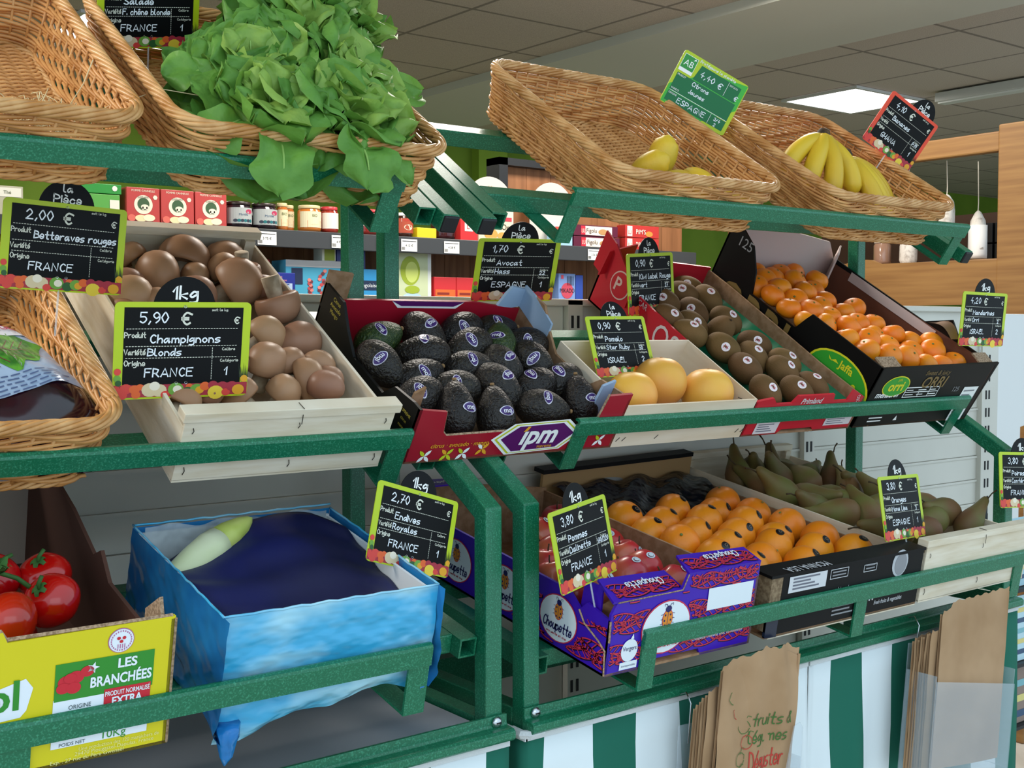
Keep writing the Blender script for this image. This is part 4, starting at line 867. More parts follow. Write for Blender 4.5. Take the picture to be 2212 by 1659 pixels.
PEARS=[(2.043,-0.527,0.075,0.0354),(2.126,-0.556,0.075,0.0364),(2.159,-0.519,0.075,0.0363),(2.038,-0.451,0.075,0.0346),(2.139,-0.485,0.075,0.0358),(2.169,-0.45,0.075,0.0356),(2.248,-0.563,0.075,0.0374),(2.266,-0.516,0.075,0.0371),(2.298,-0.466,0.075,0.0368),(2.031,-0.38,0.075,0.0338),(2.059,-0.36,0.075,0.0338),(2.144,-0.345,0.075,0.0344),(2.062,-0.323,0.075,0.0335),(2.07,-0.275,0.075,0.0331),(2.295,-0.4,0.075,0.0361),(2.367,-0.405,0.075,0.0368),(2.268,-0.306,0.075,0.035),(2.117,-0.237,0.075,0.0331),(2.177,-0.24,0.075,0.0336),(2.393,-0.242,0.075,0.0353),(2.312,-0.161,0.075,0.0339),(2.356,-0.135,0.075,0.034),(2.242,-0.162,0.075,0.0333),(2.133,-0.112,0.075,0.0319),(2.062,-0.126,0.075,0.0315),(2.131,-0.301,0.075,0.0338),(2.274,-0.256,0.075,0.0345)]
PEARTIPS=[(2.1,-0.611,0.1,0),(2.06,-0.526,0.1,0),(2.17,-0.565,0.1,0),(2.041,-0.478,0.1,0),(2.083,-0.479,0.1,0),(2.172,-0.488,0.1,0),(2.183,-0.533,0.1,0),(2.309,-0.527,0.1,0),(2.334,-0.535,0.1,0),(2.027,-0.381,0.1,0),(2.056,-0.336,0.1,0),(2.143,-0.397,0.1,0),(2.024,-0.322,0.1,0),(2.041,-0.294,0.1,0),(2.3,-0.431,0.1,0),(2.304,-0.403,0.1,0),(2.296,-0.365,0.1,0),(2.114,-0.259,0.1,0),(2.126,-0.244,0.1,0),(2.341,-0.249,0.1,0),(2.243,-0.16,0.1,0),(2.376,-0.141,0.1,0),(2.193,-0.165,0.1,0),(2.113,-0.125,0.1,0),(2.037,-0.14,0.1,0),(2.111,-0.32,0.1,0),(2.226,-0.26,0.1,0)]
TOMATOES=[(0.438,-0.18,0.11,0.03),(0.452,-0.248,0.11,0.0266),(0.416,-0.26,0.11,0.0241),(0.384,-0.148,0.11,0.0267),(0.399,-0.215,0.11,0.02),(0.424,-0.092,0.11,0.0179)]
# ================================================================ crates, boxes and produce
LEFT = RZ(-PI/2) @ FRONT            # drawing plane on a side that faces left (-x): u runs towards the viewer
def side_T(x): return TR(x, 0, 0) @ LEFT
def rootbox(name, T, x0, label, cat): return empty(name, T.at(x0, 0, 0.0005), label, cat)
# ---- poplar crate with mushrooms
def crate(T, x0, W, D, H, label, lid=.035, mat_=POPLAR, staples=True):
    o = rootbox('wooden_crate', T, x0, label, 'crate'); t = .005
    MB().box(0, 0, 0, W, D, .004).obj('base', mat_, o)
    for nm, y in (('front_board', 0), ('back_board', D-t)):
        f = MB().box(0, y, .002, W, y+t, H-.012); f.obj(nm, mat_, o, bevel=.0008)
        MB().box(-.004, y-.003 if y == 0 else y-.012, H-.012, W+.006, y+.020 if y == 0 else y+t+.003, H+.002).obj('top_slat', mat_, o, bevel=.001)
    for x in (0, W-t): MB().box(x, t, .004, x+t, D-t, H*.80).obj('side_board', mat_, o, bevel=.0008)
    for x in (t, W-t-.018):
        for y in (t, D-t-.018): MB().box(x, y, .004, x+.018, y+.018, H-.012).obj('corner_post', mat_, o)
    if staples:
        m = MB()
        for u in (.012, W*.52, W-.014):
            for v, l in ((H*.72, .009), (H*.12, .012)): m.tube([(u, -.0012, v), (u+.0015, -.0018, v+l*.5), (u, -.0012, v+l)], .0006, 4)
        m.tube([(W*.52, -.0042, H-.006), (W*.525, -.0045, H*.8)], .0006, 4); m.tube([(W*.52, -.003, H+.0028), (W*.515, .012, H+.0028)], .0006, 4)
        split(m, 'staples', mat('dark_wire', '#3a352e', .4, metal=.6), o)
    return o
crate(MID, .600, .312, .53, .108, 'poplar crate of brown mushrooms on the middle tier')
CAP = mat('mushroom_cap', '#ab8264', .42, '#8c6246', 9, .3, .75, bump=.12, bs=50, rv=.2, spec=.35); STM = mat('mushroom_stem', '#d3c3aa', .8, '#8a765c', 30, .45, .7, bump=.3, bs=70)
def mushroom():
    prof = [(.004, -.006), (.020, -.006), (.0265, -.010), (.0295, -.007), (.0308, 0), (.0298, .008), (.0262, .016), (.020, .0222), (.012, .0258), (.005, .027), (.0006, .0272)]
    o = MB().lathe(prof, 26, wob=lambda a, t: 1+.05*math.sin(2*a+1)+.03*math.sin(3*a)).obj('mushroom', CAP, None, True)
    MB().lathe([(.006, -.034), (.0125, -.034), (.0118, -.022), (.0105, -.006), (.004, -.002)], 16).obj('stem', STM, o, True); return o
P = Proto(mushroom()); rnd = random.Random(11)
pts = relax(MUSHROOMS, .61, .905, -.515, -.03, .74)
lab = rowlabel(pts, .04)
FACE = {6: (1, .1), 13: (.2, .9)}
for i, (x, s, n, r) in enumerate(pts):
    k = max(.85, r/.0255); R = RZ(rnd.uniform(0, 6)) @ RX(rnd.choice((.25, .5, .8, 1.0))*rnd.choice((1, 1, 1))) @ RZ(rnd.uniform(0, 6))
    n2 = n+rnd.uniform(-.006, .014)-.006
    if i == 11: R = RZ(.5) @ RX(PI*.8); n2 += .02
    P.put(MID.at(x, s, n2, R @ SC(k, k*rnd.uniform(.9, 1.0), k*rnd.uniform(1.0, 1.25))), 'brown mushroom, %s of the crate' % lab[i], 'mushroom', 'brown mushrooms')
rnd2 = random.Random(4)
for i in range(34):      # the lower layer that shows in the gaps
    x, s = rnd2.uniform(.635, .88), rnd2.uniform(-.49, -.06)
    R = RZ(rnd2.uniform(0, 6)) @ RX(rnd2.uniform(0, .8)) @ SC(.85)
    if i not in (2, 4, 6, 29, 31): continue
    o = dup(P.o); o.matrix_world = MID.at(x, s, .026, R)
    tag(o, 'brown mushroom of the lower layer, seen only through gaps between the others', 'mushroom', 'lower layer of mushrooms')
# a stem end that points up among them, right rear
P.put(MID.at(.85, -.42, .088, RX(PI-.25) @ RY(.2) @ SC(.9)), 'upturned brown mushroom with pale stem pointing up, near the back right of the crate', 'mushroom', 'brown mushrooms')
# ---- dark red avocado box
RED = mat('dark_red_carton', '#9c1428', .35, spec=.5); BLK = mat('black_carton_matt', '#0c0b09', .5, spec=.25); PUR = mat('print_#54135c', '#54135c', .4)
WHT = mat('print_#eef0ee', '#eef0ee', .4); YEL = mat('print_#e0a024', '#e0a024', .4); LMP = mat('print_#c0c828', '#c0c828', .4); LBL = mat('pale_blue_carton', '#93abc6', .6)
W, D, H = .415, .335, .108
b = rootbox('fruit_box', MID, .953, 'dark red cardboard box of avocados with purple oval emblem', 'box'); t = .005
fr = [(0, 0), (W, 0), (W, H), (W-.05, H-.002), (W-.056, .058), (W-.064, .05), (.064, .047), (.056, .054), (.05, H*.84), (0, H*.9)]
f = MB().prism(fr, -t, 0, 0, FRONT).obj('front_panel', [RED], b)
MB().prism([(0, 0), (W, 0), (W, .075), (W-.04, .078), (W*.72, .088), (.04, .088), (0, .075)], -D, -D+t, 0, FRONT).obj('back_panel', [RED], b)
e = MB(); e.tube([(.05, .0025, H*.84), (.056, .0025, .054), (.064, .0025, .047), (W-.064, .0025, .05), (W-.056, .0025, .058), (W-.05, .0025, H)], .0022, 4); split(e, 'torn_edge', CARDIN, b)
sd = [(-D, 0), (0, 0), (0, H*.9), (-.02, H*.9), (-.075, .088), (-.10, .06), (-.20, .06), (-.235, .085), (-.27, .118), (-D, .118)]
MB().prism([(u, v) for u, v in sd], 0, t, 0, side_T(t)).obj('side_panel', [BLK], b)
MB().prism([(u, v) for u, v in sd], 0, t, 0, side_T(W)).obj('side_panel', [CARD], b)
MB().box(0, 0, 0, W, D, .004).obj('base', CARD, b)
for x0_, x1_, m_ in ((W-.038, W-.006, LBL), (.006, .03, CARD)): MB().prism([(x0_, .03), (x1_, .02), (x1_, H), (x0_+.008, H-.01)], -.045, -.04, 0, FRONT).obj('corner_flap', m_, b)
m = MB().prism([(W-.06, .07), (W-.005, .08), (W-.005, .115), (W-.035, .12), (W-.045, .105)], -D-.002, -D+.004, 0, FRONT); m.prism([(-D, .08), (-D+.10, .06), (-D+.10, .10), (-D+.03, .12), (-D, .122)], 0, .004, 0, side_T(W-.002)); split(m, 'corner_flap', [LBL], b)
m = MB().prism([(.0, .08), (.045, .07), (.045, .135), (.0, .14)], -D-.002, -D+.004, 0, FRONT); split(m, 'corner_flap', CARD, b)
cx = .243
def lens(mb, k, w, mi, ex=0):
    mb.flat([(cx-.092*k-ex, .034), (cx-.055*k, .034-.031*k), (cx+.055*k, .034-.027*k), (cx+.092*k+ex, .034+.004), (cx+.055*k, .034+.031*k), (cx-.055*k, .034+.028*k)], w, mi, FRONT)
m = MB(); lens(m, 1.0, .0006, 0); lens(m, .93, .0009, 1); lens(m, .88, .0012, 0); lens(m, .80, .0015, 2); split(m, 'emblem', [WHT, LMP, PUR], f)
m = MB(); typed(m, '\u0131pm', cx+.002, .023, .034, .002, 0, FRONT, shear=.2, bold=.03, maxw=.085); m.flat([(cx-.034, .046), (cx-.028, .056), (cx-.022, .056), (cx-.026, .048)], .002, 1, FRONT); typed(m, 'supreme', cx+.02, .0135, .006, .002, 1, FRONT, bold=.01); typed(m, 'citrus \u00b7 avocado \u00b7 mango', .095, .0265, .0075, .001, 1, FRONT, maxw=.11, shear=.15, bold=.01); typed(m, 'citrus', W-.032, .05, .006, .001, 1, FRONT, maxw=.028); split(m, 'lettering', [WHT, YEL], f)
m = MB(); rnd = random.Random(2)
def petal(u, v, a, l, c): m.flat([(u+math.cos(a)*q-math.sin(a)*w_, v+math.sin(a)*q+math.cos(a)*w_) for q, w_ in ((0, 0), (l*.35, l*.2), (l*.7, l*.17), (l, 0), (l*.7, -l*.17), (l*.35, -l*.2))], .0007+c*.0001, c, FRONT)
for u, c0 in ((.035, 0), (.075, 2), (.105, 0), (.14, 1), (W-.085, 0), (W-.035, 0)):
    for q in range(4): petal(u, .012 if u < .12 else .018, PI/4+q*PI/2, .015, (c0+q*2) % 3 if q % 2 else c0)
split(m, 'petal_print', [WHT, YEL, LMP], f)
m = MB()
for q in range(2): m.flat([(W*.5+sg*.075, .0875) for sg in (-1, 1)]+[(W*.5+.06-q*.006, .074+q*.004), (W*.5-.06+q*.006, .074+q*.004)], .0004+q*.0004, q, TR(0, D-t, 0) @ FRONT)
m.obj('back_emblem', [WHT, PUR], b)
m = MB()
for i, s_ in enumerate(('Citrus', 'Avocado', 'Mango')): typed(m, s_, -D+.05, .105-i*.011, .007, .0006, 0, LEFT, maxw=.04)
for i in range(3): typed(m, ('SUPREME', 'citrus', 'mango')[i], -.03, .07-i*.012, .005, .0006, 0, LEFT, maxw=.04)
split(m, 'side_lettering', [mat('print_#b8a840', '#b8a840', .5)], b)
AVO = mat('avocado_skin', '#1d1815', .42, '#3b3326', 240, .55, .72, bump=1.0, bs=230, bdist=.0032, rv=.35, spec=.42); AVG = mat('green_avocado_skin', '#293a1a', .42, '#54602c', 240, .55, .72, bump=1.0, bs=230, bdist=.0032, rv=.15, spec=.42)
STK = [mat('sticker_white', '#dcd8e4', .35), mat('sticker_purple', '#3d2468', .35)]
def surf(me_fn, u, v):  # helper for stickers: place flat outline on a body of revolution
    pass
def avo_r(t): return .0335*math.sqrt(max(0, 1-(2*t-1)**2))*(1.06-.36*t+.10*math.sin(PI*t))
def avocado(ma):
    Lg = .098; p = [(max(.0012, avo_r(i/20)), (i/20-.47)*Lg) for i in range(21)]
    o = MB().lathe(p, 24).obj('avocado', ma, None, True)
    MB().lathe([(.0035, .0505), (.004, .053), (.003, .055)], 10).obj('stem_nub', mat('stem_nub', '#8a6a44', .8), o, True)
    m = MB(); txt = MB()
    def on(p, d): t = min(.98, max(.02, p[0]/Lg+.47)); r = avo_r(t)+d; a = p[1]/avo_r(.5); return (r*math.cos(a), r*math.sin(a), p[0])
    for k, (sc, d, mi) in enumerate(((1, .0007, 0), (.86, .0012, 1))):
        ring = []
        for i in range(24):
            a = i*2*PI/24; ring.append((sc*.0085*math.sin(a)*abs(math.sin(a))**.2+.004, sc*.0155*math.cos(a)))
        q = MB(); q.flat(ring); q.v = [on(z, d) for z in q.v]; m.add(q.v, q.f, mi)
    typed(txt, 'ipm', 0, -.0035, .008, 0, 0, None, shear=.2, bold=.02); txt.v = [on((z[1]+.004, -z[0]), .0017) for z in txt.v]; m.add(txt.v, txt.f, 0)
    m.obj('sticker', STK, o); return o
PD, PG = Proto(avocado(AVO)), Proto(avocado(AVG)); rnd = random.Random(21)
pts = relax([(x, s, n, .0335) for x, s, n, r in AVOCADOS], .962, 1.362, -.325, -.01, .93)
lab = rowlabel(pts, .042)
for i, (x, s, n, r) in enumerate(pts):
    pr = PG if i in (0, 7) else PD
    # long axis lies mostly along x or up the slope; local +x (the sticker side) looks up and a little to the front
    yaw = rnd.choice((0, .3, -.35, 2.9, 3.4, 1.2, -1.1)); R = RX(.4) @ RY(-.3) @ RZ(yaw) @ RY(PI/2) @ RZ(PI+rnd.uniform(-.5, .5))
    if i in (18, 21, 19): R = RZ(-.15+.2*rnd.random()) @ RX(-.75) @ RZ(-1.3+rnd.uniform(-.3, .3))
    pr.put(MID.at(x, s, n+rnd.uniform(-.005, .008), R @ SC(rnd.uniform(.92, 1.02))), '%s avocado, %s of the red box' % ('greenish' if pr is PG else 'dark', lab[i]), 'avocado', 'avocados')
# ---- small poplar tray of grapefruits
VEN = mat('smooth_veneer', '#e0d2bc', .6, '#d2bea0', 5, .35, .7, st=(1, 1, 6))
W, D, H = .322, .205, .084
b = rootbox('wooden_tray', MID, 1.368, 'smooth pale wooden tray holding three grapefruits', 'crate')
for nm, q in (('front_panel', (0, 0, 0, W, .003, H)), ('back_panel', (0, D-.003, 0, W, D, H))): MB().box(*q).obj(nm, VEN, b)
for x in (0, W-.003): MB().box(x, .003, 0, x+.003, D-.003, H).obj('side_panel', VEN, b)
MB().box(.003, .003, 0, W-.003, D-.003, .003).obj('base', VEN, b)
m = MB()
for x in (.006, .02, W-.02, W-.006, W*.3): m.tube([(x, -.0008, .012), (x+.006, -.001, .02)], .0006, 4)
for x in (.004, W-.004): m.tube([(x, .02, H*.8), (x*.98+.002, .035, H*.78)], .0007, 4)
split(m, 'staples', mat('dark_wire', ''), b)
GF = mat('grapefruit_peel', '#e6ac44', .42, '#df8a4c', 8, .4, .8, bump=.2, bs=230, bdist=.001, rv=.06)
def sphere_prof(r, k=.95, n=18, dim=.06): return [(max(.0007, r*math.sin(PI*i/n)), -r*k*math.cos(PI*i/n)*(1-dim*(abs(math.cos(PI*i/n))**12))) for i in range(n+1)]
for (x, s, n, r), lb in zip(((1.452, -.075, .052, .046), (1.548, -.108, .056, .049), (1.638, -.070, .054, .049)), ('grapefruit on the left of the tray, below the sign', 'grapefruit in the middle of the tray, the tallest', 'grapefruit on the right of the tray with pinkish blush')):
    o = MB().lathe(sphere_prof(r), 30).obj('grapefruit', GF, None, True, MID.at(x, s, n, RX(-.5) @ RZ(x*9))); tag(o, lb, 'grapefruit', 'grapefruits')
    MB().lathe([(.001, r*.9), (.0032, r*.905), (.002, r*.92)], 8).obj('stem_scar', mat('stem_scar', '#b0804a', .8), o, True)
# ---- bright red kiwi box
RD2 = mat('bright_red_carton', '#c01a2c', .4); GRT = mat('green_tray', '#0f6a48', .3)
W, D, H = .322, .50, .082
b = rootbox('fruit_box', MID, 1.692, 'bright red cardboard box of kiwis with green inner tray', 'box')
fr = [(0, 0), (.10, 0), (.11, .01), (.20, .01), (.21, 0), (W, 0), (W, H-.006), (W-.045, H+.012), (W-.05, H-.012), (W-.095, H-.012), (W-.1, H+.004), (.115, H+.004), (.105, H-.012), (.06, H-.012), (.045, H+.002), (0, H-.004)]
f = MB().prism(fr, -t, 0, 0, FRONT).obj('front_panel', RD2, b)
MB().prism([(0, 0), (W, 0), (W, H+.01), (0, H+.03)], -D, -D+t, 0, FRONT).obj('back_panel', RD2, b)
kp = [(-D, 0), (0, 0), (0, H-.006), (-.13, H-.006), (-.3, H), (-.42, H+.004), (-D, H+.004)]
MB().prism(kp, 0, t, 0, side_T(t)).obj('side_panel', RD2, b); MB().prism(kp, 0, t, 0, side_T(W)).obj('side_panel', CARD, b)
MB().box(0, 0, 0, W, D, .004).obj('base', CARD, b)
MB().grid(lambda u, v: (.006+u*(W-.012), .006+v*(D-.012), .03+.008*math.sin(u*22)*math.sin(v*34)+.022*(abs(2*u-1)**8)), 24, 36).obj('green_tray', GRT, b, True)
m = MB().prism([(-.02, .0), (.055, .02), (.055, .075), (-.015, .055)], -.002, .002, 0, TR(0, D-.02, H-.01) @ FRONT); split(m, 'corner_flap', RD2, b)
m = MB().prism([(-D-.02, .03), (-D+.11, .0), (-D+.11, .05), (-D+.02, .10), (-D-.02, .11)], 0, .004, 0, TR(.0, 0, .045) @ LEFT).obj('rear_flap', RD2, b)
n_ = MB(); n_.oval(-D+.075, .078, .03, .03, .005, 0, LEFT); n_.oval(-D+.075, .078, .027, .027, .0055, 1, LEFT); typed(n_, 'P', -D+.07, .064, .028, .006, 0, LEFT, bold=.02); split(n_, 'emblem', [mat('print_#d8b8b4', '#d8b8b4', .5), RD2], b)
m = MB(); typed(m, 'Primland', .16, H-.014, .012, .0008, 0, FRONT, shear=.25, bold=.015, maxw=.075); m.rect(.125, H-.0185, .205, H-.017, .0008, 0, FRONT); typed(m, 'OSCAR', W-.022, H-.016, .009, .0008, 0, FRONT, rot=-1.2, maxw=.03)
m.rect(.03, .004, .095, .030, .0008, 0, FRONT); m.rect(W-.09, .012, W-.008, .036, .0008, 0, FRONT)
for i in range(4): m.rect(.036, .009+i*.005, .08-.006*(i % 3), .011+i*.005, .0012, 1, FRONT); m.rect(W-.084, .016+i*.005, W-.03-.01*(i % 2), .0175+i*.005, .0012, 1, FRONT)
typed(m, 'OSCAR', -.20, .022, .05, .0008, 0, LEFT, bold=.0, maxw=.19); typed(m, 'OSCAR', -D+.14, .07, .012, .0008, 0, LEFT, maxw=.05); split(m, 'lettering', [mat('print_#d8cfd0', '#d8cfd0', .5), mat('print_#6a6c78', '#6a6c78', .5)], f)
KIW = mat('kiwi_skin', '#70502f', .75, '#57401f', 18, .3, .7, bump=.5, bs=400, bdist=.0008, rv=.14, spec=.3)
def kiwi():
    p = [(max(.0008, .0262*math.sin(PI*i/18)**.92), -.0355*math.cos(PI*i/18)) for i in range(19)]
    o = MB().lathe(p, 22).obj('kiwi', KIW, None, True)
    def on(u, v, d): t = v/.0355; r = .0262*math.sqrt(max(0, 1-t*t))**.92+d; a = u/.0262; return (r*math.cos(a), r*math.sin(a), v)
    m = MB()
    for a_, b_, u0, v0, d, mi in ((.0085, .0085, 0, 0, .0006, 0), (.0014, .0011, -.0025, -.003, .001, 1), (.0014, .0011, .0025, -.0035, .001, 1), (.004, .0005, 0, .003, .001, 1), (.003, .0005, 0, .0012, .001, 1)):
        q = MB().oval(u0, v0, a_, b_, 0, 0, None, 18); m.add([on(z[0], z[1], d) for z in q.v], q.f, mi)
    m.obj('sticker', [mat('sticker_pink_white', '#e6d8d8', .4), mat('print_#c05068', '#c05068', .4)], o)
    MB().lathe([(.0012, .0345), (.003, .036), (.002, .0375)], 8).obj('stem_nub', mat('dark_nub', '#3a2815', .9), o, True); return o
P = Proto(kiwi()); rnd = random.Random(8)
pts = relax([(x, s, n, .030) for x, s, n, r in KIWIS if s > -.495], 1.70, 2.006, -.48, -.012, .97)
lab = rowlabel(pts, .045)
for i, (x, s, n, r) in enumerate(pts):
    R = RX(.45) @ RY(-.4) @ RZ(.55+rnd.uniform(-.35, .35)) @ RX(PI/2+rnd.uniform(-.3, .3)) @ RZ(PI/2+rnd.uniform(-.5, .5)) if rnd.random() < .82 else RX(.4) @ RZ(rnd.uniform(-1.9, -1.2))
    P.put(MID.at(x, s, n+rnd.uniform(-.004, .008), R @ SC(1.06)), 'brown kiwi, %s of the red box' % lab[i], 'kiwi', 'kiwis')
# ---- black mandarin box
BK = mat('black_satin_carton', '#080809', .4, spec=.22); OG = mat('print_#2f9a2c', '#2f9a2c', .4); OY = mat('print_#d8d024', '#d8d024', .4); GOLD = mat('print_#7a6234', '#7a6234', .4); PWH = mat('inner_white_carton', '#c9b8b4', .7); BRN = mat('inner_brown_carton', '#6d3f2c', .7)
W, D, H = .405, .50, .142
b = rootbox('fruit_box', MID, 2.026, 'black cardboard box of mandarins with green oval emblems', 'box')
f = MB().prism([(0, 0), (W, 0), (W+.008, H+.006), (0, H)], -t, 0, 0, FRONT).obj('front_panel', BK, b)
MB().prism([(0, 0), (W, 0), (W, .125), (W-.05, .175), (.05, .215), (0, .20)], -D, -D+t, 0, FRONT).obj('back_panel', PWH, b)
sp = [(-D, 0), (0, 0), (0, H), (-.02, H), (-.205, H+.002), (-.215, H-.015), (-.23, H-.045), (-.37, H-.045), (-.385, H-.0), (-.42, H+.045), (-D, H+.08)]
MB().prism(sp, .001, t, 0, side_T(t)).obj('side_panel', BK, b); sp2 = [(-D, 0), (0, 0), (0, H-.004), (-D, H-.02)]
MB().prism(sp2, 0, .001, 0, side_T(W-t)).obj('side_lining', BRN, b)
MB().prism([(-D, 0), (0, 0), (0, H), (-.1, H), (-.14, H+.03), (-.2, H-.01), (-.43, H-.01), (-D, H-.008)], 0, t, 0, side_T(W)).obj('side_panel', BK, b)
MB().prism([(-.43, H-.034), (-.16, H-.034), (-.16, H-.012), (-.43, H-.012)], 0, .001, 0, side_T(W-t-.002)).obj('white_lining', PWH, b)
MB().box(0, 0, 0, W, D, .004).obj('base', CARD, b)
m = MB().prism([(0, .0), (.10, .0), (.10, .14), (.05, .13)], -.004, 0, 0, TR(W-.085, D-.075, .03) @ RZ(.7) @ FRONT); split(m, 'corner_flap', PWH, b)
MB().box(.0, 0, -.004, .06, .03, 0, 0, TR(.012, .006, H-.002) @ RX(.25)).obj('corner_flap', CARDIN, b); MB().box(-.05, 0, -.004, .0, .03, 0, 0, TR(W-.004, .006, H+.002) @ RX(.3)).obj('corner_flap', CARDIN, b)
MB().grid(lambda u, v: (W-.012-.03*u*u, .10+.07*v, H+.004+.022*math.sin(PI*v)*(1-u*.4)), 5, 8).obj('curled_flap', mat('inner_card', '#8a6a54', .8), b, True)
m = MB(); m.oval(.075, .098, .044, .025, .0006, 1, FRONT); m.oval(.075, .098, .041, .0225, .001, 0, FRONT); typed(m, 'orri', .075, .088, .022, .0014, 1, FRONT, bold=.03, maxw=.06); typed(m, 'Jaffa', .078, .111, .006, .0014, 1, FRONT)
m.oval(-.085, .062, .085, .053, .0006, 1, LEFT); m.oval(-.085, .062, .08, .049, .001, 0, LEFT); typed(m, 'orri', -.09, .028, .05, .0014, 1, LEFT, bold=.03, maxw=.12); typed(m, 'Jaffa', -.075, .087, .016, .0014, 1, LEFT, bold=.02); m.flat([(-.115, .09), (-.105, .097), (-.095, .092)], .0014, 1, LEFT); m.flat([(-.125, .097), (-.12, .09), (-.112, .089)], .0014, 1, LEFT); split(m, 'emblem', [OG, OY], f)
m = MB(); typed(m, 'ORRI', .205, .092, .026, .0008, 0, FRONT, shear=.15, bold=.02, maxw=.1); typed(m, 'Sweet & juicy', .2, .123, .011, .0008, 0, FRONT, shear=.2, maxw=.1)
typed(m, 'ORRI', -.35, .012, .08, .0008, 0, LEFT, bold=.02, maxw=.22); typed(m, 'mehadrin', .06, .072, .014, .0008, 1, FRONT, shear=.2, bold=.02, maxw=.085)
T_ = FRONT @ TR(0, .014, 0)
m.rect(.115, .055, .235, .08, .0007, 1, T_); 
for q in ((.117, .069, .2, .078), (.202, .069, .233, .078), (.117, .057, .165, .067), (.167, .057, .2, .067), (.202, .057, .233, .067)): m.rect(*q, .001, 2, T_)
for i in range(6): m.rect(.12+.04*(i % 3), .061+.011*(i//3), .148+.04*(i % 3)-.006*(i % 2), .063+.011*(i//3), .0013, 1, T_)
typed(m, '125', .30, .078, .012, .0008, 3, FRONT); typed(m, '125', -D+.06, .17, .022, .0008, 3, LEFT); m.rect(W-.075, .0, W-.02, .088, .0008, 1, FRONT)
for i in range(7): m.rect(W-.07, .01+i*.011, W-.03-.01*(i % 2), .014+i*.011, .0012, 3, FRONT)
m.flat([(.128, .012), (.14, .012), (.134, .024)], .0008, 1, FRONT)
for i in range(2): m.rect(.04, .012+i*.008, .085, .015+i*.008, .0008, 1, FRONT)
split(m, 'lettering', [GOLD, WHT, BK, mat('print_#8a8c90', '#8a8c90', .5)], f)
MAN = mat('mandarin_peel', '#f07a12', .4, '#e8920f', 7, .3, .7, bump=.22, bs=260, bdist=.001, rv=.05)
def mand():
    o = MB().lathe(sphere_prof(.0285, .84, 16, .14), 24).obj('mandarin', MAN, None, True)
    MB().lathe([(.0008, .0205), (.0026, .0212), (.0016, .0225)], 8).obj('stem_scar', mat('green_scar', '#6a7a3a', .8), o, True); return o
P = Proto(mand()); rnd = random.Random(31)
pts = relax([(x, s, n, .0283) for x, s, n, r in MANDARINS], 2.034, 2.424, -.49, -.008, .93)
lab = rowlabel(pts, .035)
for i, (x, s, n, r) in enumerate(pts): P.put(MID.at(x, s, n+rnd.uniform(-.006, .008), RZ(rnd.uniform(0, 6)) @ RX(rnd.uniform(-.9, .9)) @ SC(rnd.uniform(.94, 1.05))), 'mandarin, %s of the black box' % lab[i], 'mandarin', 'mandarins')
# ================================================================ lower tier, right rack
# ---- purple apple box
PBX = mat('violet_carton', '#3a12a8', .35); PRED = mat('print_#c8304a', '#c8304a', .4); PDK = mat('print_#16082c', '#16082c', .4); POV = mat('print_#dfe8ee', '#dfe8ee', .4); PORG = mat('print_#e08a28', '#e08a28', .4); PNAV = mat('print_#1c1c5c', '#1c1c5c', .4)
W, D, H = .322, .56, .118
b = rootbox('fruit_box', LOW, 1.193, 'violet cardboard box of red apples with red leaf pattern and ladybird ovals', 'box')
f = MB().prism([(0, 0), (.085, 0), (.09, .012), (.20, .012), (.205, 0), (W, 0), (W, H+.024), (.155, H+.024), (.145, H+.0), (.01, H-.002), (0, H-.02)], -t, 0, 0, FRONT).obj('front_panel', PBX, b)
MB().prism([(0, 0), (W, 0), (W, H-.01), (0, H+.03)], -D, -D+t, 0, FRONT).obj('back_panel', CARD, b)
sp = [(-D, 0), (-.06, 0), (0, 0), (0, H-.03), (-.055, H-.02), (-.07, H-.035), (-.10, H-.015), (-D+.05, H-.015), (-D+.03, H+.03), (-D, H+.03)]
sd = MB().prism(sp, 0, t, 0, side_T(t)).obj('side_panel', PBX, b); MB().prism([(-D, 0), (0, 0), (0, H), (-.05, H-.01), (-D, H-.015)], 0, t, 0, side_T(W)).obj('side_panel', CARD, b)
MB().box(0, 0, 0, W, D, .004).obj('base', CARD, b)
ftm = MB().prism([(.155, 0), (W, 0), (W, .042), (.17, .048)], 0, .004, 0, TR(0, 0, H+.022) @ RX(.25)); ftm.prism([(.0, .0), (.15, .0), (.148, .05), (.012, .055)], 0, .004, 0, TR(0, 0, H-.003) @ RX(.3)); ft = split(ftm, 'top_flap', PBX, b)
c = MB().prism([(-.055, .0), (0, 0), (-.005, .11), (-.045, .105)], 0, .003, 0, TR(.012, .03, .02) @ LEFT); split(c, 'corner_flap', PBX, b)
e = MB(); e.tube([(-.001, .07, H-.036), (-.001, .055, .065), (-.001, .02, .05), (-.001, .004, .04), (-.001, .0, .002)], .0018, 4); e.tube([(0, 0, H-.03), (.001, -.001, .055)], .0022, 4); e.tube([(.01, -.001, H-.002), (.145, -.001, H), (.155, -.001, H+.024)], .0012, 4); split(e, 'cut_edge', CARDIN, b)
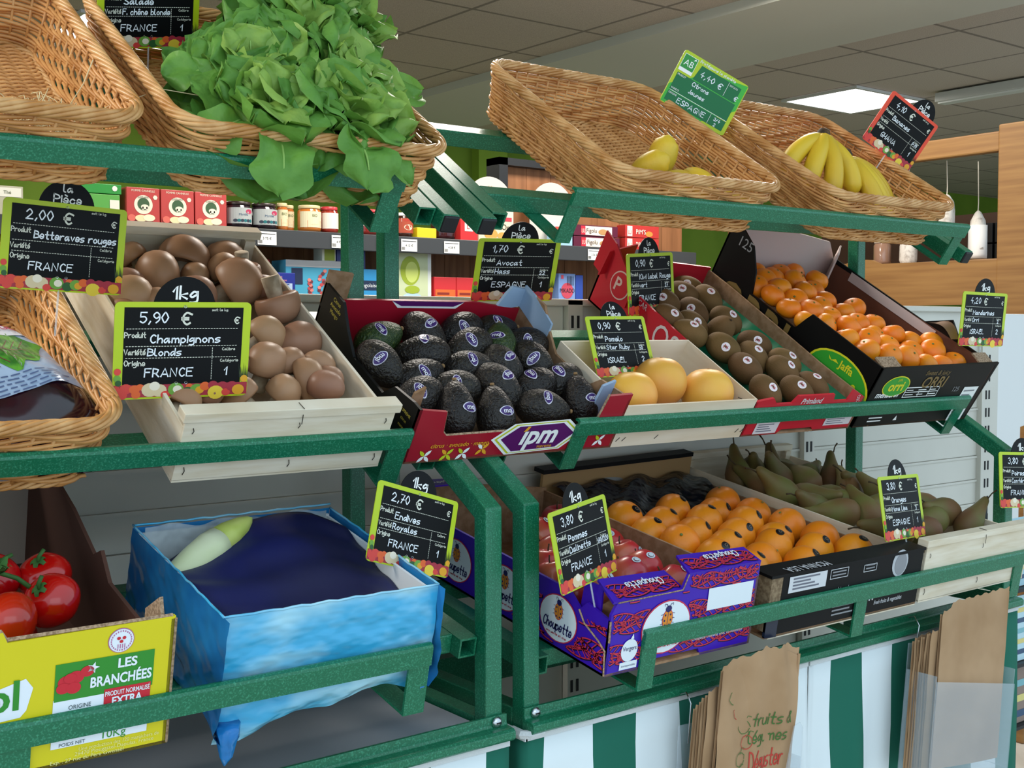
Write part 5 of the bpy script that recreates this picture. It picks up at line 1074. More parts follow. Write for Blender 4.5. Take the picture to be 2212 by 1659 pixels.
# leaf motif print
def leafprint(T, u0, v0, u1, v1, ovals, seed, parent, sc=1, w=.0005):
    rnd = random.Random(seed); dk = MB(); rd = MB()
    def ok(p): return u0 < p[0] < u1 and v0 < p[1] < v1 and all(((p[0]-a)/c_)**2+((p[1]-q)/d_)**2 > 1 for a, q, c_, d_ in ovals)
    def line(P, hw):
        run = []
        for p in P+[None]:
            if p and ok(p): run.append(p)
            else:
                if len(run) > 1: ribbon(dk, [(a+.0012, q-.0014) for a, q in run], hw*1.35, w, 0, T); ribbon(rd, run, hw, w*2, 0, T)
                run = []
    y = v0-.02; row = 0
    while y < v1+.03:
        x = u0-.07+(.03 if row % 2 else 0)
        while x < u1+.03:
            a0 = (.5 if row % 2 else -.42)+rnd.uniform(-.06, .06); L = .095*sc; bend = -.35 if row % 2 else .3
            mid = [(x+L*q*math.cos(a0+bend*q), y+L*q*math.sin(a0+bend*q)) for q in [i/12 for i in range(13)]]; line(mid, .0013*sc)
            for sg in (1, -1):
                out = [(p[0]-math.sin(a0)*sg*.019*sc*math.sin(PI*(i/12)**.85), p[1]+math.cos(a0)*sg*.019*sc*math.sin(PI*(i/12)**.85)) for i, p in enumerate(mid)]; line(out, .0013*sc)
                for i in range(2, 11, 2): line([(mid[i][0]+(out[min(12, i+1)][0]-mid[i][0])*q/5, mid[i][1]+(out[min(12, i+1)][1]-mid[i][1])*q/5) for q in range(6)], .001*sc)
            x += .078*sc
        y += .034*sc; row += 1
    split(dk, 'leaf_shadow_print', PDK, parent); split(rd, 'leaf_print', PRED, parent)
leafprint(FRONT, .004, .014, W-.004, H-.004, [(.118, .062, .056, .045)], 3, f, .72); leafprint(FRONT, .16, H-.004, W-.004, H+.022, [], 5, f, .72)
FT = lambda z, a: TR(0, 0, z) @ RX(a) @ TR(0, 0, .004)
leafprint(FT(H+.022, .25), .165, .003, W-.004, .04, [], 11, ft[0], .72); leafprint(FT(H-.003, .3), .012, .003, .145, .05, [], 12, ft[-1], .72)
def ladybird(m, u, v, k, T, w):
    m.oval(u, v, .048*k, .04*k, w, 3, T); m.oval(u, v, .046*k, .038*k, w+.0004, 0, T)
    m.oval(u, v+.012*k, .0105*k, .0145*k, w+.0008, 3, T, 20); m.oval(u, v+.012*k, .0095*k, .0132*k, w+.0010, 1, T, 20); m.oval(u, v+.027*k, .006*k, .005*k, w+.0012, 2, T, 12)
    m.rect(u-.0004*k, v, u+.0004*k, v+.025*k, w+.0012, 2, T)
    for a, q in ((-.005, .018), (.005, .018), (-.006, .01), (.006, .01), (-.004, .003), (.004, .003)): m.oval(u+a*k, v+q*k, .0016*k, .0018*k, w+.0012, 2, T, 8)
    for sg in (1, -1): ribbon(m, [(u+sg*.002*k, v+.03*k), (u+sg*.004*k, v+.034*k), (u+sg*.008*k, v+.035*k), (u+sg*.008*k, v+.032*k)], .0005*k, w+.0012, 2, T)
    for sg in (1, -1):
        for q in (.006, .013, .02): ribbon(m, [(u+sg*.009*k, v+q*k), (u+sg*.013*k, v+q*k-.001)], .0004*k, w+.0012, 2, T)
    hand(m, 'Choupette', u, v-.020*k, .016*k, w=w+.0012, mi=2, T=T, align='c', maxw=.072*k, slant=.12, hw=.0012*k)
    hand(m, 'croquante et vive', u, v-.029*k, .004*k, w=w+.0012, mi=3, T=T, align='c', maxw=.05*k, hw=.0004*k)
m = MB(); ladybird(m, .118, .062, 1.1, FRONT, .0012); split(m, 'emblem', [POV, PORG, PNAV, PRED], f)
for u in (-.115, -.255, -.395):
    m = MB(); ladybird(m, u, .05, .95, LEFT, .0012); split(m, 'emblem', [POV, PORG, PNAV, PRED], sd)
m = MB(); m.rect(.205, .075, W-.012, .112, .0014, 0, FRONT); typed(m, 'Choupette Dalinette vous, co-obtenteur', .24, .028, .005, .0014, 0, FRONT, maxw=.13); m.oval(.045, .036, .017, .018, .0014, 0, FRONT, 20); m.rect(.028, .006, .064, .018, .0014, 0, FRONT); m.flat([(.044, .052), (.05, .062), (.052, .054)], .0014, 0, FRONT)
typed(m, 'Vergers', .045, .036, .007, .002, 1, FRONT, maxw=.028); typed(m, '\u00e9coresponsables', .046, .0105, .003, .002, 1, FRONT, maxw=.032)
for x, y0, z0, a in ((.085, .012, H-.003+.008, .3), (W-.07, .01, H+.022+.006, .25)): hand(m, 'Choupette', 0, 0, .015, mi=0, T=FT(H+.022 if x > .16 else H-.003, a) @ TR(x, .034, .003) @ RZ(PI), align='c', maxw=.075, hw=.0011)
split(m, 'lettering', [POV, PNAV], f)
# side leaf print (dull, same print)
leafprint(LEFT, -.30, .006, -.004, .075, [(-.115, .05, .05, .042), (-.255, .05, .05, .042)], 9, sd, .8)
m = MB().prism([(.0, 0), (.075, 0), (.07, .035), (.0, .04)], 0, .003, 0, TR(.005, D-.045, H+.028)); hand(m, 'Choupette', .037, .012, .012, w=.0038, mi=1, align='c', maxw=.06, T=TR(.005, D-.045, H+.028), hw=.0009); split(m, 'rear_flap', [PBX, POV], b)
APL = mat('apple_skin', '#b52a32', .3, '#cc8450', 7, .5, .78, coat=.2, rv=.1, st=(1, 1, .45))
def apple():
    p = []
    for i in range(23):
        a = PI*i/22; r = .0355*(math.sin(a)**.8)*(1+.06*math.cos(a)); z = -.0315*math.cos(a)
        if i > 18: z -= (i-18)**1.6*.0014
        if i < 3: z += (3-i)*.002
        p.append((max(.0007, r), z))
    o = MB().lathe(p, 26, wob=lambda a, t: 1+.018*math.cos(5*a)).obj('apple', APL, None, True)
    MB().tube([(0, 0, .02), (.001, 0, .03), (.004, 0, .038)], .0014, 6).obj('stem', STEMG, o, True)
    m = MB()
    for rr, d, mi in ((.0085, .0006, 0), (.0055, .001, 1), (.0045, .0014, 0)):
        q = MB().oval(0, .006, rr, rr*.8, 0, 0, None, 20); v = []
        for z in q.v: r = .0352*math.sqrt(max(0, 1-(z[1]/.034)**2))+d+.001; a = z[0]/.035; v.append((r*math.cos(a), r*math.sin(a), z[1]))
        m.add(v, q.f, mi)
    m.obj('sticker', [mat('sticker_pale_blue', '#c4d4dc', .4), mat('print_#7a4c58', '#7a4c58', .4)], o); return o
P = Proto(apple()); rnd = random.Random(17)
pts = relax([(x, s, n, .0345) for x, s, n, r in APPLES], 1.20, 1.508, -.54, -.02, .95); lab = rowlabel(pts, .05)
for i, (x, s, n, r) in enumerate(pts): P.put(LOW.at(x, s, n+rnd.uniform(-.008, .008), RZ(rnd.uniform(-2.2, -.6)) @ RY(-rnd.uniform(.2, 1.0))), 'red apple, %s of the violet box' % lab[i], 'apple', 'apples')
# ---- black and brown orange crate
OBK = mat('black_printed_board', '#09090b', .5, spec=.22); W, D, H = .432, .62, .109
b = rootbox('fruit_box', LOW, 1.552, 'orange crate with black printed front and brown cardboard sides', 'box')
f = MB().prism([(.028, .0), (W, 0), (W, H), (.028, H)], -.006, 0, 0, FRONT).obj('front_panel', OBK, b)
MB().box(0, .0, .012, .03, .03, .108, 0).obj('corner_block', mat('end_grain', '#8f7a5e', .8, '#6f5a42', 120), b)
MB().prism([(.0, .002), (.03, .0), (.03, .05), (.0, .045)], -.004, .001, 0, FRONT).obj('corner_film', mat('navy_film', '#20283c', .2), b)
MB().box(-.004, -.002, H-.002, W+.003, .045, H+.003).obj('top_slat', OBK, b); MB().box(.01, .0, -.002, W, .04, .002).obj('bottom_slat', POPLAR, b)
for x in (0, W-t): MB().box(x, .03, 0, x+t, D, .080).obj('side_panel', CARD, b)
MB().box(0, 0, 0, W, D, .004).obj('base', CARD, b)
bp = MB().prism([(0, 0), (W, 0), (W, .128), (0, .118)], -D, -D+.008, 0, FRONT).obj('back_panel', mat('tan_fibreboard', '#a88456', .7), b)
MB().prism([(-.003, .118), (W, .128), (W, .137), (-.003, .127)], -D-.02, -D+.012, 0, FRONT).obj('rear_slat', OBK, b)
m = MB(); m.flat([(W*.42+.045*math.cos(i*PI/12)*(1)+(.0 if 6 <= i <= 18 else .0), .088+.009*math.sin(i*PI/12)) for i in range(24)], .0005, 0, TR(0, D-.008, 0) @ FRONT); m.obj('hand_slot', mat('slot_dark', '#8f8f8c', .7), bp)
m = MB(); typed(m, 'MONNA LISA', .09, .016, .02, .0008, 0, TR(0, -.001, H+.0035) @ RZ(PI) @ TR(-.19, -.035, 0), maxw=.11); typed(m, 'MONNA LISA', .345, .035, .021, .0008, 0, FRONT, bold=.012, maxw=.115); typed(m, 'fresh fruits & vegetables', .34, .018, .008, .0008, 0, FRONT, shear=.25, maxw=.085)
m.rect(.045, .075, .145, .104, .0008, 0, FRONT); m.oval(.36, .09, .024, .026, .0006, 3, FRONT, 24); m.oval(.362, .088, .018, .021, .001, 2, FRONT, 24)
for i in range(4): m.rect(.055, .08+i*.006, .125-.012*(i % 3), .083+i*.006, .0012, 1, FRONT)
for u0_, v0_, u1_, v1_ in ((.155, .085, .205, .103), (.25, .086, .288, .1)):
    for q in ((u0_, v0_, u1_, v0_+.0012), (u0_, v1_-.0012, u1_, v1_), (u0_, v0_, u0_+.0012, v1_), (u1_-.0012, v0_, u1_, v1_)): m.rect(*q, .0008, 0, FRONT)
    for i in range(2): m.rect(u0_+.006, v0_+.005+i*.006, u1_-.006, v0_+.0075+i*.006, .0008, 2, FRONT)
for i in range(5): m.rect(.175, .015+i*.0075, .235-.01*(i % 2), .018+i*.0075, .0008, 2, FRONT)
typed(m, 'www.hispalco.com', .272, .04, .0055, .0008, 0, FRONT, maxw=.055); typed(m, 'hispalco', .205, .058, .01, .0008, 2, FRONT, maxw=.05)
for i in range(5): m.oval(.255+i*.009, .03, .0025, .0025, .0008, 0, FRONT, 8)
split(m, 'lettering', [mat('print_#d0d2d6', '#d0d2d6', .5), mat('print_#6a6c78', ''), mat('print_#8a8c90', ''), mat('print_#b4b8bc', '#b4b8bc', .5)], f)
def crumple(u, v): return (.015+u*(W-.03), D-.02-v*.14, .085+.025*math.sin(PI*v*.5+.4)*(1+.3*math.sin(u*9)*math.cos(u*5+v*5))+.006*math.sin(u*23+v*9)-.05*v)
MB().grid(crumple, 40, 10).obj('liner', mat('black_liner_film', '#0b0c10', .18, '#141b2c', 12, bump=.8, bs=24, bdist=.01), b, True)
ORA = mat('orange_peel', '#f0810e', .4, '#ee9a1c', 6, .3, .7, bump=.3, bs=230, bdist=.0011, rv=.05)
def orange(stk):
    r = .0385; o = MB().lathe(sphere_prof(r, .97), 28).obj('orange', ORA, None, True)
    if stk:
        m = MB()
        for a_, b_, d, mi in ((.0115, .0085, .0005, 0), (.0042, .0032, .001, 1), (.003, .0022, .0013, 0)):
            rings = []; v = []; fc = []; n = 20
            for q in (0, .5, 1):
                for i in range(n):
                    u, w_ = a_*q*math.cos(i*2*PI/n), b_*q*math.sin(i*2*PI/n); R_ = r*(.97 if 0 else 1)+d; v.append((R_*math.cos(w_/r)*math.cos(u/r), R_*math.cos(w_/r)*math.sin(u/r), R_*math.sin(w_/r)))
            for k in (0, 1): fc += [(k*n+i, k*n+(i+1) % n, (k+1)*n+(i+1) % n, (k+1)*n+i) for i in range(n)]
            m.add(v, fc, mi)
        m.obj('sticker', [mat('sticker_black', '#101013', .3), mat('print_#8a7c6c', '#8a7c6c', .4)], o)
    else: MB().lathe([(.0008, r*.96), (.003, r*.968), (.0018, r*.985)], 8).obj('stem_scar', mat('green_scar', ''), o, True)
    return o
PS, PN = Proto(orange(True)), Proto(orange(False)); rnd = random.Random(41)
pts = relax([(x, s, n, .0385) for x, s, n, r in ORANGES], 1.56, 1.978, -.55, -.018, .97); lab = rowlabel(pts, .04)
bare = {8, 4, 9, 17, 14, 19}
for i, (x, s, n, r) in enumerate(pts):
    R = RZ(rnd.uniform(-.9, -.1)-PI/2+.9) @ RY(-rnd.uniform(.7, 1.35)) @ RX(rnd.uniform(-.6, .6)) if i not in bare else RZ(rnd.uniform(0, 6)) @ RX(rnd.uniform(.2, 1.0))
    (PN if i in bare else PS).put(LOW.at(x, s, n+rnd.uniform(-.004, .006), R), 'orange%s, %s of the crate' % ('' if i in bare else ' with black sticker', lab[i]), 'orange', 'oranges')
# ---- pear crate
crate(LOW, 1.994, .37, .655, .122, 'poplar crate of green brown pears at the right end of the lower tier')
PEA = mat('pear_skin', '#6a6a34', .6, '#70502f', 12, .36, .62, bump=.12, bs=90, rv=.14)
def pear():
    prof = [(.0008, -.036), (.008, -.0365), (.018, -.033), (.026, -.024), (.0295, -.010), (.0285, .006), (.0235, .022), (.0175, .036), (.0130, .050), (.0105, .062), (.0085, .070), (.005, .075), (.001, .0765)]
    m = MB().lathe(prof, 22); m.v = [(x+.05*max(0, z)**2*28*.04, y, z) for x, y, z in m.v]
    o = m.obj('pear', PEA, None, True); MB().tube([(.008, 0, .072), (.011, 0, .085), (.017, .002, .096)], [.0016, .0014, .002], 6).obj('stem', STEMG, o, True); return o
P = Proto(pear()); rnd = random.Random(51)
pts0 = [(x, s, n, .031) for x, s, n, r in PEARS]; pts = relax(pts0, 2.003, 2.355, -.62, -.03, .9); lab = rowlabel(pts, .06)
for i, (x, s, n, r) in enumerate(pts):
    tp = PEARTIPS[i]; d = Vector((tp[0]-pts0[i][0], -(tp[1]-pts0[i][1]), 0)); d = (d.normalized()+Vector((rnd.uniform(-.35, .35), rnd.uniform(-.35, .35), rnd.uniform(-.1, .7)))).normalized()
    if i in (0, 2, 4, 8): d = Vector((d.x, d.y, 1.1)).normalized()
    Q = d.to_track_quat('Z', 'Y').to_matrix().to_4x4()
    P.put(LOW.at(x, s+.008, n+.016+rnd.uniform(-.008, .016), Q @ RZ(rnd.uniform(0, 6)) @ SC(rnd.uniform(.98, 1.12))), 'green brown pear, %s of the crate' % lab[i], 'pear', 'pears')
# ================================================================ lower tier, left rack
YLW = mat('yellow_carton', '#d6c916', .4); W, D, H = .42, .55, .158; X0 = .098
b = rootbox('fruit_box', LOWL, X0, 'yellow cardboard tomato box with green and red label', 'box')
f = MB().prism([(0, 0), (W, 0), (W, H), (W-.18, H-.002), (W-.185, H+.01), (.10, H+.01), (.095, H-.002), (0, H)], -.006, 0, 0, FRONT).obj('front_panel', YLW, b)
MB().prism([(0, 0), (W, 0), (W, .2), (0, .2)], -D, -D+t, 0, FRONT).obj('back_panel', mat('grey_inner_card', '#a89c90', .8), b)
DBR = mat('dark_brown_card', '#4a2c20', .85)
sp = [(-D, 0), (0, 0), (0, .155), (-.02, .15), (-.09, .11), (-.20, .115), (-.235, .145), (-.26, .13), (-.35, .16), (-D, .2)]
MB().prism(sp, 0, t, 0, side_T(t)).obj('side_panel', DBR, b); MB().prism(sp, 0, t, 0, side_T(W)).obj('side_panel', DBR, b); MB().box(0, 0, 0, W, D, .004).obj('base', DBR, b)
c = MB().prism([(-.05, .08), (-.004, .08), (-.004, H), (-.012, H+.02), (-.05, H-.01)], 0, .004, 0, side_T(W-.012)); c.prism([(W-.055, .08), (W-.012, .08), (W-.012, H), (W-.055, H-.012)], -.012, -.008, 0, FRONT); c.obj('corner_post', CARDIN, b)
e = MB(); e.tube([(W-.18, .003, H), (W-.06, .003, H), (W-.003, .003, H)], .0026, 4); e.tube([(W, -.001, .002), (W, -.001, H-.002)], .0016, 4); e.tube([(W-.18, .003, H-.002), (W-.186, .003, H+.01), (.10, .003, H+.01)], .0026, 4); split(e, 'cut_edge', CARDIN, b)
TG = mat('print_#2f8a2c', '#2f8a2c', .4); TRD = mat('print_#c82434', '#c82434', .4); TWH = mat('print_#e4ecf4', '#e4ecf4', .4); TDK = mat('print_#3c4c50', '#3c4c50', .4)
m = MB(); A, B_ = W-.130, W-.022
m.rect(A, .078, B_, .122, .0006, 0, FRONT); m.rect(A-.0006, .022, B_-.003, .08, .0005, 2, FRONT); m.rect(A+.054, .06, B_-.002, .083, .0009, 1, FRONT)
rnd = random.Random(6)
for i, (u, v, r) in enumerate(((.012, .1, .009), (.022, .104, .009), (.034, .109, .0075), (.009, .093, .0075), (.02, .092, .008), (.016, .104, .007))): m.oval(A+u, v, r, r*.85, .001+i*.0001, 1, FRONT, 16)
typed(m, 'LES', A+.078, .107, .0105, .0012, 2, FRONT, bold=.03); typed(m, 'BRANCH\xc9ES', A+.072, .0885, .0115, .0012, 2, FRONT, bold=.03, maxw=.068)
typed(m, 'PRODUIT NORMALIS\xc9', A+.080, .0745, .0055, .0014, 2, FRONT, bold=.015, maxw=.05); typed(m, 'EXTRA', A+.08, .063, .009, .0014, 2, FRONT, bold=.03, maxw=.034)
typed(m, 'ORIGINE', A+.028, .0665, .005, .0012, 3, FRONT, maxw=.024); typed(m, 'FRANCE', A+.028, .053, .0105, .0012, 3, FRONT, maxw=.036)
m.rect(A-.0006, .022, B_-.003, .034, .0012, 2, FRONT); typed(m, 'POIDS NET', A+.022, .0235, .004, .0016, 3, FRONT, maxw=.032); typed(m, '10Kg', A+.068, .0235, .0095, .0016, 0, FRONT)
m.flat([(A+.04+(.007 if i % 2 == 0 else .003)*math.cos(i*PI/5), .112+(.007 if i % 2 == 0 else .003)*math.sin(i*PI/5)) for i in range(10)], .0012, 2, FRONT)
typed(m, 'Une production des 120 maraichers de', A+.075, .014, .0045, .0008, 4, FRONT, maxw=.09); typed(m, '29470 Plougastel-Daoulas, France', A+.07, .0085, .0045, .0008, 4, FRONT, maxw=.1); typed(m, 'Exp. : 27 rue du P\xe8re Gwena\xebl', A+.04, .003, .0045, .0008, 4, FRONT, maxw=.13)
m.oval(A+.069, .139, .0145, .0145, .0006, 5, FRONT); m.oval(A+.069, .139, .0136, .0136, .001, 2, FRONT)
for a in range(26): q = a*2*PI/26; m.rect(A+.069+.0112*math.cos(q)-.0006, .139+.0112*math.sin(q)-.001, A+.069+.0112*math.cos(q)+.0006, .139+.0112*math.sin(q)+.001, .0014, 5, FRONT)
for u, v in ((-.003, .003), (.003, .003), (0, -.001)): m.oval(A+.069+u, .139+v, .0022, .002, .0014, 1, FRONT, 8)
for i in range(4): m.rect(A+.065+i*.0025, .130, A+.066+i*.0025, .135, .0014, 5, FRONT)
m.flat([(A-.16, .075), (A-.03, .112), (A-.022, .10), (A-.028, .075), (A-.034, .068), (A-.16, .06)], .0004, 2, FRONT); typed(m, 'sol', A-.036, .0785, .033, .001, 0, FRONT, align='r', bold=.02); m.oval(A-.0605, .088, .0055, .0055, .0016, 1, FRONT, 14)
typed(m, '1962', A-.055, .066, .007, .001, 1, FRONT, align='r'); typed(m, 'a 5 kg', A-.05, .03, .012, .0008, 4, FRONT, align='r', maxw=.07)
split(m, 'printed_label', [TG, TRD, TWH, TDK, mat('print_#e8e490', '#e8e490', .4), mat('print_#b86a98', '#b86a98', .4)], f)
TOM = mat('tomato_skin', '#c4180c', .16, '#a81408', 4, spec=.6, coat=.4, rv=.06)
CAL = mat('tomato_calyx', '#2f5a22', .7, '#3f7030', 40)
def tomato(x, s, n, r, R, label):
    o = MB().lathe([(max(.0008, r*math.sin(PI*i/20)**.9), -r*.84*math.cos(PI*i/20)-(max(0, i-16)**1.5)*r*.012) for i in range(21)], 30, wob=lambda a, t: 1+.02*math.cos(5*a)).obj('tomato', TOM, None, True, LOWL.at(x, s, n, R)); tag(o, label, 'tomato', 'tomatoes in the yellow box')
    m = MB()
    for k in range(5):
        a = k*2*PI/5+.3; m.grid(lambda u, v: ((u*r*.62)*math.cos(a)-(v-.5)*.010*(1-u)*math.sin(a), (u*r*.62)*math.sin(a)+(v-.5)*.010*(1-u)*math.cos(a), r*.76+.004*math.sin(u*5)-.010*u*u), 6, 2)
    m.tube([(0, 0, r*.72), (.003, .002, r*.95), (.012, .004, r*1.12)], .0026, 6); m.obj('calyx', CAL, o, True); return o
tomato(.438, -.18, .112, .034, RX(.3) @ RY(-.7), 'large glossy tomato, rightmost on top in the yellow box')
tomato(.45, -.25, .112, .033, RX(.2) @ RY(-.4), 'tomato at the back right of the yellow box')
tomato(.39, -.255, .116, .033, RX(.4) @ RY(.2), 'tomato in the middle back with green calyx on top')
tomato(.378, -.145, .108, .036, RX(-.3) @ RY(-1.0), 'tomato at the front left, cut by the picture edge')
tomato(.45, -.09, .05, .033, RX(.3), 'tomato low in the front right corner, mostly in shade')
tomato(.395, -.2, .06, .034, RX(.5), 'tomato of the lower layer below the vine')
m = MB(); rndv = random.Random(9); V_ = [(.362, .19, .156), (.382, .202, .150), (.402, .198, .142), (.415, .19, .132)]
m.tube(V_, [.003, .0028, .0028, .003], 8)
for k in range(9):
    a = rndv.uniform(0, 2*PI); L = rndv.uniform(.018, .034); bz = rndv.uniform(-.01, .015)
    m.grid(lambda u, v: (.378+(u*L)*math.cos(a)-(v-.5)*.012*math.sin(PI*min(1, u+.1))*math.sin(a), .20+(u*L)*math.sin(a)+(v-.5)*.012*math.sin(PI*min(1, u+.1))*math.cos(a), .156+bz*u+.004*math.sin(u*9)), 6, 2)
m.v = [(x, y, z-.004) for x, y, z in m.v]
tag(m.obj('tomato_vine', CAL, None, True, LOWL.M.copy()), 'green vine stalk with curled sepals lying over the tomatoes', 'stalk')
# ---- blue lined box of endives
FLM = mat('blue_liner_lit', '#3aa6d4', .2, '#a4d6e8', 8, .42, .66, bump=.9, bs=15, bdist=.014, spec=.6, coat=.3, st=(1, 1, 2.2)); FLS = mat('blue_liner_shaded', '#1d6aa8', .22, '#2a80b8', 8, bump=.6, bs=17, bdist=.01, trans=0); NAV = mat('navy_paper', '#0a0f3c', .55, '#0c1450', 6, bump=.5, bs=9, bdist=.01)  # same liner film: front coloured as lit by daylight, side and back as shaded
W, D, H = .302, .315, .138
b = rootbox('lined_box', LOWL, .584, 'box wrapped in crinkled light blue plastic liner, holding endives under dark paper', 'box')
MB().box(.006, .03, 0, W-.006, D-.006, .004).obj('base', mat('white_carton', '#d8dde0', .7), b)
for q in ((.006, .024, .004, W-.006, .028, H-.006), (.006, D-.01, .004, W-.006, D-.006, H-.006), (.006, .03, .004, .01, D-.01, H-.008), (W-.01, .03, .004, W-.006, D-.01, H-.008)): MB().box(*q).obj('inner_wall', mat('white_carton', '#d8dde0', .7), b)
def wob_(u, v, s): return .0016*math.sin(u*5+v*7+s)+.0012*math.sin(u*13-v*17+s*2)+.0008*math.sin(u*31+v*23)+.0006*math.sin(u*57-v*41)
def wall(p0, p1, nx, ny, s, droop=0):
    def fn(u, v):
        x, y = p0[0]+(p1[0]-p0[0])*u, p0[1]+(p1[1]-p0[1])*u; z = H-v*(H+droop*(.55+.45*math.cos(u*PI*1.3+s)+.2*math.sin(u*14))); o = wob_(u, v, s)*min(1, v*4)*(1.2 if v > .6 else .6)+(.006*v)-(.012*max(0, v-.88)/.12)
        return (x+nx*o, y+ny*o, z)
    m = MB().grid(fn, 70, 30); return m
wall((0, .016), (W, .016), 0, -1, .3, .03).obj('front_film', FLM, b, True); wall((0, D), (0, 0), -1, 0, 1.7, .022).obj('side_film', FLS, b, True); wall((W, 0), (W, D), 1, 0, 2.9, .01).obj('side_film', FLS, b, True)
CLR = mat('clear_liner_film', '#b9c4c8', .12, alpha=.6, bump=.9, bs=22, bdist=.02)
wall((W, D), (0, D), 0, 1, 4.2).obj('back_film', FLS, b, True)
MB().grid(lambda u, v: (.012+u*(W-.024), D-.014-.01*v-.004*math.sin(u*29), H+.004-v*.10+.003*math.sin(u*17)), 40, 10).obj('back_lining', CLR, b, True)
e = MB()
for P_ in ([(0, .016, H), (W, .016, H)], [(0, .016, H), (0, D, H+.004)], [(W, .016, H), (W, D, H)], [(0, D, H+.003), (W, D, H+.006)]):
    a, c_ = Vector(P_[0]), Vector(P_[1]); e.tube([a+(c_-a)*(i/24)+Vector((0, 0, .0007*math.sin(i*1.9)+.0004*math.sin(i*4.1))) for i in range(25)], .0016, 6)
e.obj('folded_edge', FLM, b, True)
for x, k in ((.012, 1), (W-.02, .55)):
    m = MB(); m.lathe([(.016*k, 0), (.013*k, -.02*k), (.007*k, -.042*k), (.001, -.055*k)], 10, 0, TR(x, .004, .004), wob=lambda a, t: 1+.25*math.sin(3*a+t*5))
    split(m, 'hanging_corner', mat('deep_blue_film', '#1f78c0', .2, bump=.8, bs=30, bdist=.01), b, smooth=True)
def nav(u, v):
    x = .010+u*(W-.022); y = .034+v*(D-.062)
    z = .112+.040*v*math.exp(-((u-.70)/.34)**2)+.012*math.sin(PI*v)*(1-u)-.014*u*(1-v)+.004*math.sin(u*9+v*5)+.002*math.sin(v*21)
    if u < .28 and v > .58: z -= .03*(1-u/.28)*(v-.58)/.42
    if u > .86: y = .034+v*(D-.062)*(1-(u-.86)*1.2); 
    return (x, y, z)
pn = MB().grid(nav, 30, 30).obj('cover_paper', NAV, None, True, LOWL.at(.584, 0, 0)); tag(pn, 'sheet of dark navy paper covering the blue lined box', 'paper')
sdm = pn.modifiers.new('thick', 'SOLIDIFY'); sdm.thickness = .0008
END = mat('endive_leaf', '#d9dcc0', .35, '#c4cf9a', 8, .4, .7, st=(1, 1, .4)); ENT = mat('endive_tip', '#b0bf58', .4, '#cdd47c', 14)
M = LOWL.at(.668, -.25, .122, RZ(.35) @ RY(1.2) @ SC(.82, .82, 1)); o = empty('endive', M, 'single pale endive with yellow green tip at the back of the blue box', 'endive')
MB().lathe([(.010, -.075), (.020, -.06), (.0265, -.03), (.028, 0), (.026, .02)], 22, wob=lambda a, t: 1+.09*abs(math.sin(2*a+t*3))).obj('leaves', END, o, True); MB().lathe([(.0262, .018), (.0235, .04), (.0165, .062), (.008, .076), (.001, .082)], 22, wob=lambda a, t: 1+.06*math.cos(3*a+t)).obj('tip', ENT, o, True)
# ================================================================ paper bag holders on the right rack
ACR = mat('clear_acrylic', '#cfdde6', .08, alpha=.22, spec=.8); KRA = mat('kraft_paper', '#b3906c', .8, '#9f7c58', 9, .35, .7, bump=.3, bs=16, bdist=.008)
def holder(x0, x1, ztop, zbot, zfront, y, label, tilt, straight=False):
    o = empty('bag_holder', TR(x0, y, zbot) @ RY(tilt), label, 'holder', 'clear bag holders'); w_ = x1-x0; h = ztop-zbot; hf = zfront-zbot; d = .065
    MB().box(0, .0, 0, w_, .002, h).obj('back_plate', ACR, o, bevel=.0008); MB().prism([(0, 0), (w_, 0), (w_, hf-.03), (0, hf-.01)] if straight else [(0, 0), (w_, 0), (w_, hf+.05), (w_-.008, hf+.06), (w_-.022, hf+.055), (w_-.04, hf-.02), (w_-.055, hf-.03), (.03, hf-.03), (.0, hf)], d, d+.002, 0, FRONT).obj('front_plate', ACR, o)
    for x in (0, w_-.002): MB().box(x, -d, 0, x+.002, 0, hf).obj('side_plate', ACR, o)
    MB().box(0, -d, 0, w_, 0, .002).obj('bottom_plate', ACR, o)
    m = MB(); m.tube([(.02, -.003, h*.9), (.02, -.006, h+.035), (.02, .006, h+.05), (.02, .018, h+.045)], .0014, 6); m.tube([(w_-.02, -.003, h*.9), (w_-.02, -.006, h+.035), (w_-.02, .006, h+.05)], .0014, 6); split(m, 'wire_hook', STEEL, o, smooth=True)
    return o
def bag(T, w_, h, label, k, top=None, draw=None, creased=1):
    o = empty('paper_bag', T, label, 'paper bag', 'kraft paper bags'); rnd = random.Random(k)
    def zt(u): return h+(top(u) if top else .004*math.sin(u*9+k))
    def fn(u, v): z = v*zt(u); return (u*w_, -.003-.004*math.sin(PI*u)*(1-v)-creased*(.006*math.sin(v*11+u*5+k)+.003*math.sin(u*19+v*7))*v-.0012*math.cos(u*200)*(v > .97), z+.0022*math.sin(u*140)*(v > .985))
    MB().grid(fn, 30, 30).obj('front_sheet', KRA, o, True); MB().grid(lambda u, v: (u*w_, .002-.002*v, v*(zt(u)-.012)), 14, 8).obj('back_sheet', KRA, o, True)
    for x in (0, w_): MB().grid(lambda u, v, x=x: (x-(.004 if x else -.004)*math.sin(PI*u), -.003+u*.005, v*(zt(x/w_)-.008)), 3, 8).obj('gusset', KRA, o, True)
    if draw:
        m, mats = draw()
        m.v = [(p[0], fn(min(1, max(0, p[0]/w_)), min(1, max(0, p[1]/h)))[1]-.0012, p[1]) for p in m.v]; split(m, 'printed_drawing', mats, o)
    return o
HA = holder(1.37, 1.60, .86, .55, .79, 1.352, 'clear plastic bag holder on the left, with printed kraft bags', .05)
